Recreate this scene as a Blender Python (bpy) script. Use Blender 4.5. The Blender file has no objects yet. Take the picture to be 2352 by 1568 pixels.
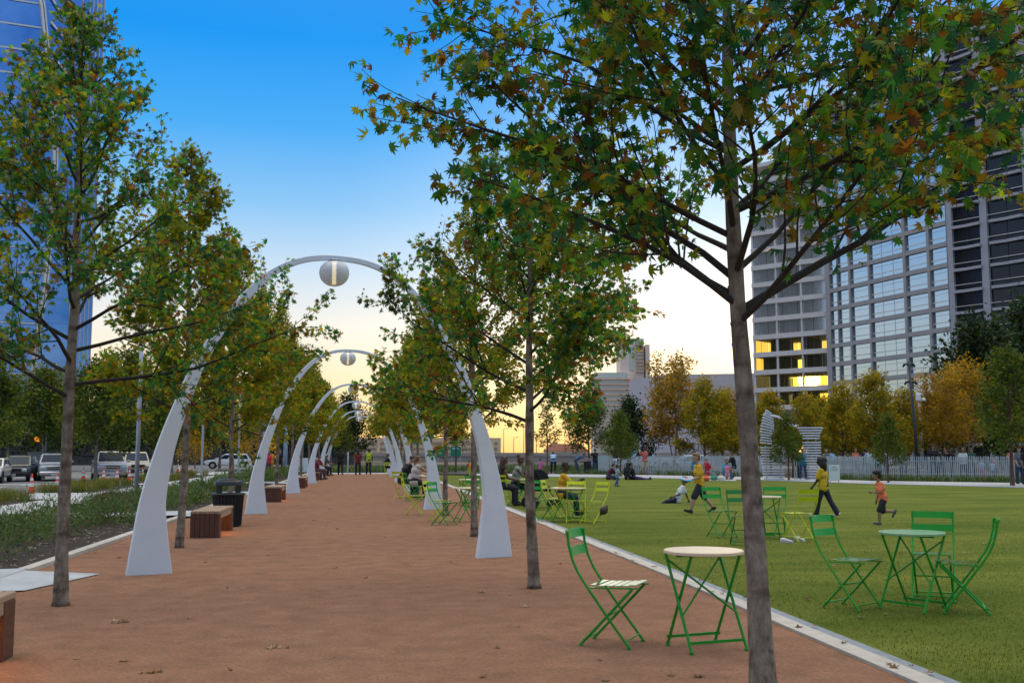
import bpy, math, random
import numpy as np
from mathutils import Vector, Matrix
sc = bpy.context.scene
col = sc.collection
R = math.radians
# ------------------------------------------------------------------ camera
F_PX, V_HOR, CAM_H = 2450.0, 1041.0, 1.45
PITCH = math.atan((V_HOR - 784) / F_PX)
YAW = math.atan(336 / F_PX * math.cos(PITCH))
cam = bpy.data.cameras.new('camera')
cam.sensor_width = 36.0
cam.lens = F_PX / 2352 * 36
cam.clip_start = 0.1
cam.clip_end = 9000
camo = bpy.data.objects.new('camera', cam)
col.objects.link(camo)
camo.location = (0, 0, CAM_H)
camo.rotation_euler = (math.pi / 2 + PITCH, 0, -YAW)
sc.camera = camo
_cp, _sp, _cy, _sy = math.cos(PITCH), math.sin(PITCH), math.cos(YAW), math.sin(YAW)
def ray(u, v):
    a = (u - 1176) / F_PX; b = (784 - v) / F_PX
    fw = _cp - b * _sp
    return Vector((a * _cy + fw * _sy, -a * _sy + fw * _cy, _sp + b * _cp)), fw
def G(u, v, z=0.0):
    "point of the level z that the photograph shows at (u, v)"
    r, fw = ray(u, v)
    return Vector((0, 0, CAM_H)) + r * ((z - CAM_H) / r.z)
def P(u, v, Z):
    "point at distance Z in front of the viewpoint"
    r, fw = ray(u, v)
    return Vector((0, 0, CAM_H)) + r * (Z / fw)
# ------------------------------------------------------------------ world and sun
SUN_DIR = ray(1858, 872)[0].normalized()
SUN_EL = math.asin(SUN_DIR.z)
SUN_AZ = math.atan2(SUN_DIR.x, SUN_DIR.y)          # clockwise from +Y
w = bpy.data.worlds.new('World'); sc.world = w; w.use_nodes = True
nt = w.node_tree; nt.nodes.clear()
def N(t, **k):
    n = nt.nodes.new(t)
    for a, b in k.items(): setattr(n, a, b)
    return n
out = N('ShaderNodeOutputWorld'); bg = N('ShaderNodeBackground')
sky = N('ShaderNodeTexSky'); sky.sky_type = 'NISHITA'; sky.sun_disc = False
sky.sun_elevation = SUN_EL; sky.sun_rotation = SUN_AZ
sky.altitude = 100; sky.air_density = 1.0; sky.dust_density = 1.2; sky.ozone_density = 3.0
tc = N('ShaderNodeTexCoord')
sep = N('ShaderNodeSeparateXYZ'); nt.links.new(tc.outputs['Generated'], sep.inputs[0])
def ramp(stops):
    r = N('ShaderNodeValToRGB'); e = r.color_ramp.elements
    while len(e) < len(stops): e.new(0.5)
    for i, (p, c) in enumerate(stops): e[i].position = p; e[i].color = (*c, 1)
    return r
# elevation sin -> colour (toward the sunset) and colour (away from it); high stops raised as unseen fill
S = lambda d: math.sin(R(d))
r1 = ramp([(0, (0.95, .50, .13)), (S(1.2), (1.0, .66, .24)), (S(3.5), (1.0, .82, .50)), (S(6.5), (.93, .88, .78)),
           (S(9.5), (.60, .74, .88)), (S(13), (.25, .55, .89)), (S(17), (.055, .40, .90)), (S(21.5), (.0, .30, .88)), (S(27), (.03, .28, .82)), (S(36), (1.5, 1.25, .90)), (S(55), (2.5, 2.2, 1.75)), (1, (2.1, 2.0, 1.85))])
r2 = ramp([(0, (.58, .52, .52)), (S(6), (.48, .54, .66)), (S(14), (.32, .48, .76)), (S(24), (.27, .46, .82)), (S(38), (.45, .60, .85)), (S(55), (1.0, 1.05, 1.12)), (1, (2.1, 2.0, 1.85))])
nt.links.new(sep.outputs['Z'], r1.inputs[0]); nt.links.new(sep.outputs['Z'], r2.inputs[0])
dotn = N('ShaderNodeVectorMath', operation='DOT_PRODUCT')
dotn.inputs[1].default_value = SUN_DIR
nt.links.new(tc.outputs['Generated'], dotn.inputs[0])
mr = N('ShaderNodeMapRange'); mr.inputs[1].default_value = -0.25; mr.inputs[2].default_value = 0.62
mr.interpolation_type = 'SMOOTHSTEP'
nt.links.new(dotn.outputs['Value'], mr.inputs[0])
mix = N('ShaderNodeMix', data_type='RGBA')
nt.links.new(mr.outputs[0], mix.inputs[0]); nt.links.new(r2.outputs[0], mix.inputs[6]); nt.links.new(r1.outputs[0], mix.inputs[7])
# the bright air round the low sun
def glow(lo, hi, c, prev, power=1.0):
    m = N('ShaderNodeMapRange'); m.inputs[1].default_value = lo; m.inputs[2].default_value = hi
    nt.links.new(dotn.outputs['Value'], m.inputs[0])
    pw = N('ShaderNodeMath', operation='POWER'); pw.inputs[1].default_value = power
    nt.links.new(m.outputs[0], pw.inputs[0])
    s = N('ShaderNodeVectorMath', operation='SCALE'); s.inputs[0].default_value = c
    nt.links.new(pw.outputs[0], s.inputs['Scale'])
    a = N('ShaderNodeVectorMath', operation='ADD')
    nt.links.new(prev, a.inputs[0]); nt.links.new(s.outputs[0], a.inputs[1])
    return a.outputs[0]
c = mix.outputs[2]
c = glow(math.cos(R(27)), 1, (.40, .30, .18), c, 1.5)
c = glow(math.cos(R(6)), 1, (.8, .5, .15), c, 2)
c = glow(math.cos(R(2.2)), 1, (2.2, 1.25, .10), c, 2.5)
c = glow(math.cos(R(0.62)), math.cos(R(0.44)), (60, 46, 20), c)
nsc = N('ShaderNodeVectorMath', operation='SCALE'); nsc.inputs['Scale'].default_value = 0.02
nt.links.new(sky.outputs[0], nsc.inputs[0])
add = N('ShaderNodeVectorMath', operation='ADD')
nt.links.new(nsc.outputs[0], add.inputs[0]); nt.links.new(c, add.inputs[1])
nt.links.new(add.outputs[0], bg.inputs[0]); bg.inputs[1].default_value = 1.0
nt.links.new(bg.outputs[0], out.inputs[0])
sun = bpy.data.lights.new('sun', 'SUN'); sun.energy = 2.2; sun.angle = R(0.53); sun.color = (1, .66, .32)
suno = bpy.data.objects.new('sun', sun); col.objects.link(suno)
suno.rotation_euler = SUN_DIR.to_track_quat('Z', 'Y').to_euler(); suno.location = (0, 0, 60)
vs = sc.view_settings
vs.view_transform = 'Standard'; vs.look = 'None'; vs.gamma = 1; vs.exposure = 0.0; vs.use_curve_mapping = False
sc.render.engine = 'CYCLES'
cy = sc.cycles
cy.max_bounces = 7; cy.diffuse_bounces = 3; cy.glossy_bounces = 3; cy.transmission_bounces = 4; cy.transparent_max_bounces = 8
cy.sample_clamp_indirect = 4.0; cy.use_denoising = True; cy.caustics_reflective = False; cy.caustics_refractive = False
cy.use_adaptive_sampling = True; cy.adaptive_threshold = 0.02
# ------------------------------------------------------------------ materials
MATS = {}
def mat(name, color, rough=.7, metal=0.0, noise=0.0, scale=8.0, bump=0.0, bscale=40.0, color2=None, emit=None, estr=0, spec=None, coat=0, transl=0.0, stretch=None):
    if name in MATS: return MATS[name]
    m = bpy.data.materials.new(name); m.use_nodes = True
    t = m.node_tree; b = t.nodes['Principled BSDF']
    b.inputs['Base Color'].default_value = (*color, 1); b.inputs['Roughness'].default_value = rough
    b.inputs['Metallic'].default_value = metal
    if spec is not None: b.inputs['Specular IOR Level'].default_value = spec
    if coat: b.inputs['Coat Weight'].default_value = coat; b.inputs['Coat Roughness'].default_value = .08
    if emit: b.inputs['Emission Color'].default_value = (*emit, 1); b.inputs['Emission Strength'].default_value = estr
    co = t.nodes.new('ShaderNodeTexCoord'); vec = co.outputs['Object']
    if stretch:
        mp = t.nodes.new('ShaderNodeMapping'); mp.inputs['Scale'].default_value = stretch
        t.links.new(vec, mp.inputs[0]); vec = mp.outputs[0]
    if noise or color2:
        n = t.nodes.new('ShaderNodeTexNoise'); n.inputs['Scale'].default_value = scale; n.inputs['Detail'].default_value = 7; n.inputs['Roughness'].default_value = .65
        t.links.new(vec, n.inputs['Vector'])
        r = t.nodes.new('ShaderNodeValToRGB'); r.color_ramp.elements[0].position = .32; r.color_ramp.elements[1].position = .68
        c2 = color2 or tuple(min(1, x * (1 + noise)) for x in color)
        c1 = color if color2 else tuple(x * (1 - noise) for x in color)
        r.color_ramp.elements[0].color = (*c1, 1); r.color_ramp.elements[1].color = (*c2, 1)
        t.links.new(n.outputs[0], r.inputs[0]); t.links.new(r.outputs[0], b.inputs['Base Color'])
    if bump:
        n2 = t.nodes.new('ShaderNodeTexNoise'); n2.inputs['Scale'].default_value = bscale; n2.inputs['Detail'].default_value = 5
        t.links.new(vec, n2.inputs['Vector'])
        bp = t.nodes.new('ShaderNodeBump'); bp.inputs['Strength'].default_value = bump; bp.inputs['Distance'].default_value = .02
        t.links.new(n2.outputs[0], bp.inputs['Height']); t.links.new(bp.outputs[0], b.inputs['Normal'])
    MATS[name] = m
    return m
def leafmat(name, stops, rough=.45, transl=.45):
    m = bpy.data.materials.new(name); m.use_nodes = True; t = m.node_tree
    b = t.nodes['Principled BSDF']; b.inputs['Roughness'].default_value = rough; b.inputs['Specular IOR Level'].default_value = .25
    geo = t.nodes.new('ShaderNodeNewGeometry')
    r = t.nodes.new('ShaderNodeValToRGB'); e = r.color_ramp.elements
    while len(e) < len(stops): e.new(.5)
    for i, (p, c) in enumerate(stops): e[i].position = p; e[i].color = (*c, 1)
    t.links.new(geo.outputs['Random Per Island'], r.inputs[0])
    co = t.nodes.new('ShaderNodeTexCoord'); n = t.nodes.new('ShaderNodeTexNoise'); n.inputs['Scale'].default_value = 1.1; n.inputs['Detail'].default_value = 3
    t.links.new(co.outputs['Object'], n.inputs['Vector'])
    mp = t.nodes.new('ShaderNodeMapRange'); mp.inputs[1].default_value = .3; mp.inputs[2].default_value = .7; mp.inputs[3].default_value = .7; mp.inputs[4].default_value = 1.35
    t.links.new(n.outputs[0], mp.inputs[0])
    sc_ = t.nodes.new('ShaderNodeVectorMath'); sc_.operation = 'SCALE'
    t.links.new(r.outputs[0], sc_.inputs[0]); t.links.new(mp.outputs[0], sc_.inputs['Scale'])
    t.links.new(sc_.outputs[0], b.inputs['Base Color'])
    tr = t.nodes.new('ShaderNodeBsdfTranslucent')
    s2 = t.nodes.new('ShaderNodeVectorMath'); s2.operation = 'MULTIPLY'; s2.inputs[1].default_value = (1.9, 1.7, .7)
    t.links.new(sc_.outputs[0], s2.inputs[0]); t.links.new(s2.outputs[0], tr.inputs[0])
    mx = t.nodes.new('ShaderNodeMixShader'); mx.inputs[0].default_value = transl
    t.links.new(b.outputs[0], mx.inputs[1]); t.links.new(tr.outputs[0], mx.inputs[2])
    t.links.new(mx.outputs[0], t.nodes['Material Output'].inputs[0])
    MATS[name] = m
    return m
# ------------------------------------------------------------------ mesh helpers
def tag(o, label=None, cat=None, group=None, kind=None):
    if label: o['label'] = label
    if cat: o['category'] = cat
    if group: o['group'] = group
    if kind: o['kind'] = kind
    return o
def thing(name, label, cat, loc=(0, 0, 0), rz=0.0, group=None):
    o = bpy.data.objects.new(name, None); col.objects.link(o); o.empty_display_size = .2
    o.location = loc; o.rotation_euler = (0, 0, rz)
    return tag(o, label, cat, group)
class MB:
    def __init__(s): s.v = []; s.f = []; s.m = []
    def add(s, vs, fs, mi=0):
        o = len(s.v); s.v += [tuple(x) for x in vs]; s.f += [tuple(i + o for i in f) for f in fs]; s.m += [mi] * len(fs)
        return s
    def box(s, c, d, rz=0, rx=0, ry=0, mi=0, bev=0.0):
        hx, hy, hz = d[0] / 2, d[1] / 2, d[2] / 2
        M = Matrix.Translation(c) @ Matrix.Rotation(rz, 4, 'Z') @ Matrix.Rotation(ry, 4, 'Y') @ Matrix.Rotation(rx, 4, 'X')
        if bev > 0:
            b = min(bev, hx * .45, hy * .45, hz * .45)
            vs = []
            for z, q in ((-hz, b), (-hz + b, 0), (hz - b, 0), (hz, b)):
                X, Y = hx - q, hy - q; k = b
                vs += [(-X + k, -Y, z), (X - k, -Y, z), (X, -Y + k, z), (X, Y - k, z), (X - k, Y, z), (-X + k, Y, z), (-X, Y - k, z), (-X, -Y + k, z)]
            fs = [tuple(reversed(range(8))), tuple(range(24, 32))]
            for r_ in range(3):
                for i in range(8):
                    j = (i + 1) % 8; fs.append((r_ * 8 + i, r_ * 8 + j, r_ * 8 + 8 + j, r_ * 8 + 8 + i))
        else:
            vs = [(-hx, -hy, -hz), (hx, -hy, -hz), (hx, hy, -hz), (-hx, hy, -hz), (-hx, -hy, hz), (hx, -hy, hz), (hx, hy, hz), (-hx, hy, hz)]
            fs = [(3, 2, 1, 0), (4, 5, 6, 7), (0, 1, 5, 4), (1, 2, 6, 5), (2, 3, 7, 6), (3, 0, 4, 7)]
        return s.add([M @ Vector(v) for v in vs], fs, mi)
    def tube(s, path, rad, n=8, mi=0, cap=True, flat=None):
        pts = [Vector(p) for p in path]
        if not hasattr(rad, '__len__'): rad = [rad] * len(pts)
        vs = []; ref = None
        for i, p in enumerate(pts):
            t = (pts[min(i + 1, len(pts) - 1)] - pts[max(i - 1, 0)])
            if t.length < 1e-9: t = Vector((0, 0, 1))
            t.normalize()
            if ref is None: ref = Vector((1, 0, 0)) if abs(t.x) < .8 else Vector((0, 1, 0))
            a = (ref - t * ref.dot(t)).normalized(); b = t.cross(a); ref = a
            for k in range(n):
                an = 2 * math.pi * (k + .5) / n
                vs.append(p + a * (math.cos(an) * rad[i]) + b * (math.sin(an) * rad[i] * (flat or 1)))
        fs = []
        for i in range(len(pts) - 1):
            for k in range(n):
                j = (k + 1) % n; fs.append((i * n + k, i * n + j, (i + 1) * n + j, (i + 1) * n + k))
        if cap:
            fs.append(tuple(reversed(range(n)))); fs.append(tuple(range((len(pts) - 1) * n, len(pts) * n)))
        return s.add(vs, fs, mi)
    def lathe(s, prof, c=(0, 0, 0), n=20, mi=0, cap=True):
        vs = []
        for r_, z in prof:
            for k in range(n):
                a = 2 * math.pi * k / n; vs.append((c[0] + r_ * math.cos(a), c[1] + r_ * math.sin(a), c[2] + z))
        fs = []
        for i in range(len(prof) - 1):
            for k in range(n):
                j = (k + 1) % n; fs.append((i * n + k, i * n + j, (i + 1) * n + j, (i + 1) * n + k))
        if cap:
            fs.append(tuple(reversed(range(n)))); fs.append(tuple(range((len(prof) - 1) * n, len(prof) * n)))
        return s.add(vs, fs, mi)
    def poly(s, pts, z0, z1, mi=0):
        "vertical prism over a ground outline (counter-clockwise)"
        n = len(pts)
        vs = [(p[0], p[1], z0) for p in pts] + [(p[0], p[1], z1) for p in pts]
        fs = [tuple(reversed(range(n))), tuple(range(n, 2 * n))] + [(i, (i + 1) % n, n + (i + 1) % n, n + i) for i in range(n)]
        return s.add(vs, fs, mi)
    def ball(s, c, r3, n=12, m=8, mi=0):
        vs = [(c[0], c[1], c[2] - r3[2])]
        for i in range(1, m):
            t = -math.pi / 2 + math.pi * i / m
            for k in range(n):
                a = 2 * math.pi * k / n; vs.append((c[0] + r3[0] * math.cos(t) * math.cos(a), c[1] + r3[1] * math.cos(t) * math.sin(a), c[2] + r3[2] * math.sin(t)))
        vs.append((c[0], c[1], c[2] + r3[2])); L = len(vs) - 1
        fs = []
        for k in range(n):
            j = (k + 1) % n; fs.append((0, 1 + j, 1 + k)); fs.append((L, 1 + (m - 2) * n + k, 1 + (m - 2) * n + j))
            for i in range(m - 2): fs.append((1 + i * n + k, 1 + i * n + j, 1 + (i + 1) * n + j, 1 + (i + 1) * n + k))
        return s.add(vs, fs, mi)
    def mesh(s, name, mats, smooth=False):
        me = bpy.data.meshes.new(name); me.from_pydata(s.v, [], s.f)
        for m in (mats if isinstance(mats, (list, tuple)) else [mats]): me.materials.append(m)
        if any(s.m): me.polygons.foreach_set('material_index', s.m)
        if smooth: me.shade_smooth()
        me.update(); return me
    def build(s, name, mats, parent=None, smooth=False, loc=None):
        o = bpy.data.objects.new(name, s.mesh(name, mats, smooth)); col.objects.link(o)
        if parent is not None: o.parent = parent
        if loc is not None: o.location = loc
        return o
def obj(name, me, parent=None, loc=(0, 0, 0), rz=0.0):
    o = bpy.data.objects.new(name, me); col.objects.link(o); o.parent = parent; o.location = loc; o.rotation_euler = (0, 0, rz); return o
def copy_tree(o, parent=None):
    c_ = o.copy(); col.objects.link(c_); c_.parent = parent
    for ch in list(o.children): copy_tree(ch, c_)
    return c_
def structure(name, mb, m, smooth=False):
    return tag(mb.build(name, m, None, smooth), kind='structure')
# ------------------------------------------------------------------ setting: ground sheets
random.seed(3); rng = np.random.default_rng(5)
m_dg = mat('decomposed_granite', (.240, .135, .086), .95, color2=(.350, .190, .122), scale=3.0, bump=.8, bscale=55, spec=.08)
def dg_detail(m):
    t = m.node_tree; b = t.nodes['Principled BSDF']
    src = b.inputs['Base Color'].links[0].from_socket
    co = t.nodes.new('ShaderNodeTexCoord')
    n = t.nodes.new('ShaderNodeTexNoise'); n.inputs['Scale'].default_value = 34; n.inputs['Detail'].default_value = 8; n.inputs['Roughness'].default_value = .8
    t.links.new(co.outputs['Object'], n.inputs['Vector'])
    r = t.nodes.new('ShaderNodeMapRange'); r.inputs[1].default_value = .3; r.inputs[2].default_value = .7; r.inputs[3].default_value = .58; r.inputs[4].default_value = 1.38
    t.links.new(n.outputs[0], r.inputs[0])
    s = t.nodes.new('ShaderNodeVectorMath'); s.operation = 'SCALE'
    t.links.new(src, s.inputs[0]); t.links.new(r.outputs[0], s.inputs['Scale'])
    t.links.new(s.outputs[0], b.inputs['Base Color'])
dg_detail(m_dg)
m_lawn = mat('lawn_turf', (.078, .120, .016), .9, noise=.0, color2=(.190, .218, .042), scale=.55, spec=.05, bump=.8, bscale=120, stretch=(.5, 1.3, 1))  # broad lighter patches in the turf colour stand for warm light
dg_detail(m_lawn)
m_conc = mat('pale_concrete', (.40, .42, .44), .85, noise=.10, scale=2.2, bump=.15, bscale=60)
m_kerb = mat('kerb_concrete', (.50, .475, .43), .8, noise=.12, scale=6, bump=.2, bscale=70)
m_strip = mat('steel_grey_strip', (.22, .26, .30), .6, noise=.2, scale=9)
m_soil = mat('dark_mulch', (.030, .019, .013), .95, noise=.5, scale=30, bump=1.0, bscale=60)
m_road = mat('asphalt', (.15, .155, .165), .85, noise=.15, scale=1.5, bump=.2, bscale=120)
m_earth = mat('far_ground', (.11, .10, .065), .95, noise=.3, scale=.06)
m_plaza = mat('shaded_plaza', (.045, .038, .030), .9, noise=.25, scale=.8)  # dark mulch tone, with the shade under the trees put into the colour
m_paint = mat('road_paint', (.7, .7, .66), .8, noise=.1, scale=10)
structure('ground', MB().poly([(-4500, -200), (4500, -200), (4500, 7000), (-4500, 7000)], -.9, -.45), m_earth)
def sheet(name, pts, z, m, thick=.3):
    return structure(name, MB().poly(pts, z - thick, z), m)
PATH_L, PATH_R, PATH_END = -4.05, 3.56, 78.0
sheet('path', [(PATH_L, -6), (3.30, -6), (3.46, 6.5), (PATH_R, 13), (3.64, 40), (3.64, PATH_END), (PATH_L, PATH_END)], 0, m_dg)
def kerb_line(w0, w1, y1=PATH_END):
    xs = [(-6, 3.30), (0, 3.38), (6.5, 3.46), (13, PATH_R), (40, 3.64), (y1, 3.64)]
    return [(x + w0, y) for y, x in xs] , [(x + w1, y) for y, x in xs]
def ribbon(name, a, b, z0, z1, m, hump=None):
    mb = MB()
    for i in range(len(a) - 1):
        q = [a[i], b[i], b[i + 1], a[i + 1]]
        mb.add([(x, y, z1) for x, y in q], [(0, 1, 2, 3)])
    n = len(a)
    mb.add([(x, y, z1) for x, y in a] + [(x, y, z0) for x, y in a], [(i, i + 1, n + i + 1, n + i) for i in range(n - 1)])
    mb.add([(x, y, z1) for x, y in b] + [(x, y, z0) for x, y in b], [(i, i + 1, n + i + 1, n + i) for i in range(n - 1)])
    return structure(name, mb, m)
a_, b_ = kerb_line(.0, .17); ribbon('kerb', a_, b_, -.2, .022, m_kerb)
a_, b_ = kerb_line(.172, .30); ribbon('kerb_strip', a_, b_, -.2, .008, m_strip)
# lawn, its far walk
far_edge = [G(1085, 1091.5), G(1240, 1094), G(1480, 1097.5), G(1750, 1102.5), G(2003, 1111), G(2180, 1115), G(2352, 1119.5), G(2700, 1129)]
walk_far = [G(1085, 1087.5), G(1240, 1088.6), G(1480, 1091), G(1750, 1096), G(2003, 1104.5), G(2180, 1107), G(2352, 1109.5), G(2700, 1116)]
fe = [(p.x, p.y) for p in far_edge]; wf = [(p.x, p.y) for p in walk_far]
lawn_pts = [(3.55, -6), (60, -6), (60, 20)] + fe[::-1] + [(3.95, 75), (3.94, 40), (3.86, 13), (3.76, 6.5)]
sheet('lawn', lawn_pts, -.012, m_lawn)
ribbon('far_walk', fe, wf, -.2, .02, m_conc)
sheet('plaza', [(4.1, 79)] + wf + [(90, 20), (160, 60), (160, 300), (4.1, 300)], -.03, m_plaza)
# left side: kerb, bed, walk, verge, road
BED_L = -7.45
sheet('planting_soil', [(BED_L, -6), (-4.21, -6), (-4.21, 78), (BED_L, 78)], .01, m_soil)
ribbon('bed_kerb', [(-4.21, -6), (-4.21, 78)], [(-4.052, -6), (-4.052, 78)], -.2, .05, m_kerb)
mb = MB()
for i in range(14):
    y0, y1 = -6 + i * 6.5, -6 + (i + 1) * 6.5 - .012
    mb.add([(BED_L - .002, y0, .02), (-9.1, y0, -.06), (-9.1, y1, -.06), (BED_L - .002, y1, .02)], [(3, 2, 1, 0)])
    mb.add([(-9.112, y0, -.061), (-11.2, y0, -.22), (-11.2, y1, -.22), (-9.112, y1, -.061)], [(3, 2, 1, 0)])
structure('sidewalk', mb, m_conc)
sheet('verge', [(-14.0, -6), (-11.2, -6), (-11.2, 160), (-14.0, 160)], -.24, m_conc)
sheet('road', [(-60, -6), (-14.0, -6), (-14.0, 400), (-60, 400)], -.33, m_road, .1)
sheet('cross_street', [(-14.0, 104), (60, 104), (60, 116), (-14.0, 116)], -.028, m_road, .2)
for k, x in enumerate((-19.2, -22.4, -25.6)):
    mb = MB()
    for i in range(30):
        mb.box((x, 10 + i * 5, -.328), (.12, 2.2, .006))
    structure('lane_marking', mb, m_paint)
mb = MB().box((-20.5, 65.6, -.326), (12.5, .45, .008)); structure('stop_line', mb, m_paint)
# pavers of the side paths that cut through the planting bed
m_paver = mat('blue_grey_paver', (.42, .46, .50), .8, noise=.22, scale=1.6, bump=.12, bscale=50)
def crossing(y):
    mb = MB()
    rows = [(-8.0, .0), (-7.0, .2), (-6.0, .4), (-5.0, .6), (-4.05, .8)]
    for i in range(4):
        (xa, da), (xb, db) = rows[i], rows[i + 1]
        for j in range(3):
            w0, w1 = -1.0 + j * .66, -1.0 + (j + 1) * .66 - .012
            mb.add([(xa, y + da + w0, .056), (xb - .012, y + db + w0, .056), (xb - .012, y + db + w1, .056), (xa, y + da + w1, .056)], [(0, 1, 2, 3)])
    mb.add([(-4.05, y - .6, .056), (-3.55, y - .1, .012), (-3.15, y + 1.45, .010), (-4.05, y + 1.5, .056)], [(0, 1, 2, 3)])
    structure('paving', mb, m_paver)
for y in (12.2, 25.6, 39, 52.4): crossing(y)
# beds at the end of the path
sheet('end_walk', [(PATH_L, PATH_END), (4.0, PATH_END), (4.0, 82), (PATH_L, 82)], .004, m_conc)
# ------------------------------------------------------------------ blades and low planting (stuff)
def blades(name, pos, h, wd, m, lean=.35, kind='stuff', label=None, cat=None, n_seg=1):
    "many bent grass blades rooted at pos (n,3)"
    n = len(pos); pos = np.asarray(pos)
    az = rng.uniform(0, 2 * np.pi, n); hh = h * rng.uniform(.6, 1.25, n); le = rng.uniform(.1, 1, n) * lean * hh
    d = np.stack([np.cos(az), np.sin(az), np.zeros(n)], 1); s = np.stack([-np.sin(az), np.cos(az), np.zeros(n)], 1)
    up = np.array([0, 0, 1.0])
    b0 = pos - s * wd / 2; b1 = pos + s * wd / 2
    mid = pos + d * (le * .35)[:, None] + up * (hh * .6)[:, None]
    m0 = mid - s * wd * .4; m1 = mid + s * wd * .4
    tip = pos + d * le[:, None] + up * hh[:, None]
    V = np.stack([b0, b1, m1, m0, tip], 1).reshape(-1, 3)
    me = bpy.data.meshes.new(name)
    idx = np.arange(n) * 5
    quads = np.stack([idx, idx + 1, idx + 2, idx + 3], 1); tris = np.stack([idx + 3, idx + 2, idx + 4], 1)
    me.vertices.add(len(V)); me.vertices.foreach_set('co', V.ravel())
    loops = np.concatenate([quads.ravel(), tris.ravel()])
    me.loops.add(len(loops)); me.loops.foreach_set('vertex_index', loops.astype(np.int32))
    me.polygons.add(2 * n)
    st = np.concatenate([np.arange(n) * 4, 4 * n + np.arange(n) * 3]).astype(np.int32)
    me.polygons.foreach_set('loop_start', st)
    me.update(calc_edges=True); me.validate(); me.materials.append(m)
    o = bpy.data.objects.new(name, me); col.objects.link(o)
    return tag(o, label, cat, None, kind)
m_blade = leafmat('turf_blade', [(0, (.075, .122, .013)), (.55, (.12, .165, .021)), (.9, (.165, .195, .032)), (1, (.23, .22, .055))], .6, .3)
n = 50000
yy = 5.2 + 24 * rng.beta(1.0, 2.2, n); xx = 3.87 + rng.uniform(0, 1, n) ** .9 * (1.5 + (yy - 4) * .62)
blades('grass', np.stack([xx, yy, np.full(n, -.012)], 1), .018, .006, m_blade, .9, label='short mown grass of the open lawn', cat='grass')
m_herb = leafmat('herb_leaf', [(0, (.030, .085, .026)), (.4, (.065, .140, .042)), (.7, (.12, .18, .075)), (.9, (.18, .20, .07)), (1, (.24, .16, .09))], .6, .25)
m_ivy = leafmat('dark_groundcover_leaf', [(0, (.012, .035, .012)), (.7, (.03, .065, .02)), (1, (.06, .09, .03))], .4, .15)
m_purple = leafmat('purple_leaf', [(0, (.05, .012, .02)), (.6, (.09, .03, .035)), (1, (.12, .07, .04))], .5, .2)
def cut_ok(x, y):
    for yc in (12.2, 25.6, 39, 52.4):
        q = y - yc - (x + 8) * .2
        if -1.1 < q < 1.05: return False
    return True
def clumps(n, x0, x1, y0, y1, per, rad, cut=True):
    out = []
    for i in range(n):
        cx, cyy = random.uniform(x0, x1), random.uniform(y0, y1)
        if cut and not cut_ok(cx, cyy): continue
        r_ = rad * random.uniform(.6, 1.3)
        k = int(per * random.uniform(.6, 1.4)); a = rng.uniform(0, 6.28, k); q = np.sqrt(rng.uniform(0, 1, k)) * r_
        out.append(np.stack([cx + q * np.cos(a), cyy + q * np.sin(a), np.full(k, .01)], 1))
    return np.concatenate(out)
bed_spots = [(random.uniform(-7.0, -4.7), 6 + 71 * random.random() ** 1.35) for _ in range(430)]
BED_SPOTS = [q for q in bed_spots if cut_ok(*q)]
blades('bed_edging', np.concatenate([clumps(110, -7.45, -7.05, 6, 40, 170, .26)]), .16, .03, m_ivy, 1.3, label='dark low leafy edging of the bed along the sidewalk', cat='plants')
blades('bed_purple_planting', clumps(9, -7.2, -6.6, 29.5, 33.5, 240, .3), .36, .02, m_purple, .9, label='purple leaved clumps at the bed edge by the grey pole', cat='plants')
m_verge = leafmat('verge_grass_blade', [(0, (.06, .10, .02)), (.5, (.11, .14, .03)), (.85, (.20, .19, .05)), (1, (.3, .24, .09))], .6, .35)
vg = [clumps(16, -13.6, -12.1, 36, 41.5, 160, .4, False), clumps(26, -14.0, -12.2, 49, 60, 150, .45, False), clumps(30, -14.0, -12.0, 64, 88, 110, .5, False)]
vg = np.concatenate(vg); vg[:, 2] = -.22
blades('verge_grass', vg, .42, .014, m_verge, .6, label='tufted yellow green grass in the verge beside the road', cat='grass')
for (y0, y1) in ((35.6, 41.9), (48.6, 60.3), (63.5, 88.5)):
    sheet('verge_soil', [(-14.0 + .05, y0), (-11.7, y0 + .3), (-11.7, y1), (-13.95, y1)], -.225, m_soil, .01)
# bed strip at the foot of the fence
fb = []
for i in range(len(wf) - 2):
    for k in range(44):
        t = random.random(); x = wf[i][0] + (wf[i + 1][0] - wf[i][0]) * t; y = wf[i][1] + (wf[i + 1][1] - wf[i][1]) * t
        kk = 22; a = rng.uniform(0, 6.28, kk); q = rng.uniform(0, .35, kk); o_ = random.uniform(.25, 1.3)
        fb.append(np.stack([x + q * np.cos(a) + o_ * .55, y + q * np.sin(a) + o_ * .85, np.zeros(kk)], 1))
fb = np.concatenate(fb)
# keep the way through the slatted gateway free
gate0, gate1 = G(1752, 1096), G(1888, 1101)
def free_gate(p):
    uu = np.array([1176 + F_PX * ((q[0] * _cy - q[1] * _sy) / (q[0] * _sy + q[1] * _cy)) for q in p])
    return p[(uu < 1748) | (uu > 1895)]
fb = free_gate(fb)
blades('fence_planting', fb, .34, .03, m_herb, .5, label='grey green tufts along the foot of the picket fence', cat='plants')
eb = []
for i in range(420):
    cx, cyy = random.uniform(-9, 26), random.uniform(84, 100)
    if -1.2 < cx - .04 * cyy < 2.0 and random.random() < .6: continue
    kk = 26; a = rng.uniform(0, 6.28, kk); q = rng.uniform(0, .7, kk)
    eb.append(np.stack([cx + q * np.cos(a), cyy + q * np.sin(a), np.zeros(kk)], 1))
blades('end_planting', np.concatenate(eb), .42, .07, m_herb, .6, label='low green beds beyond the end of the path', cat='plants')
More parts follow.
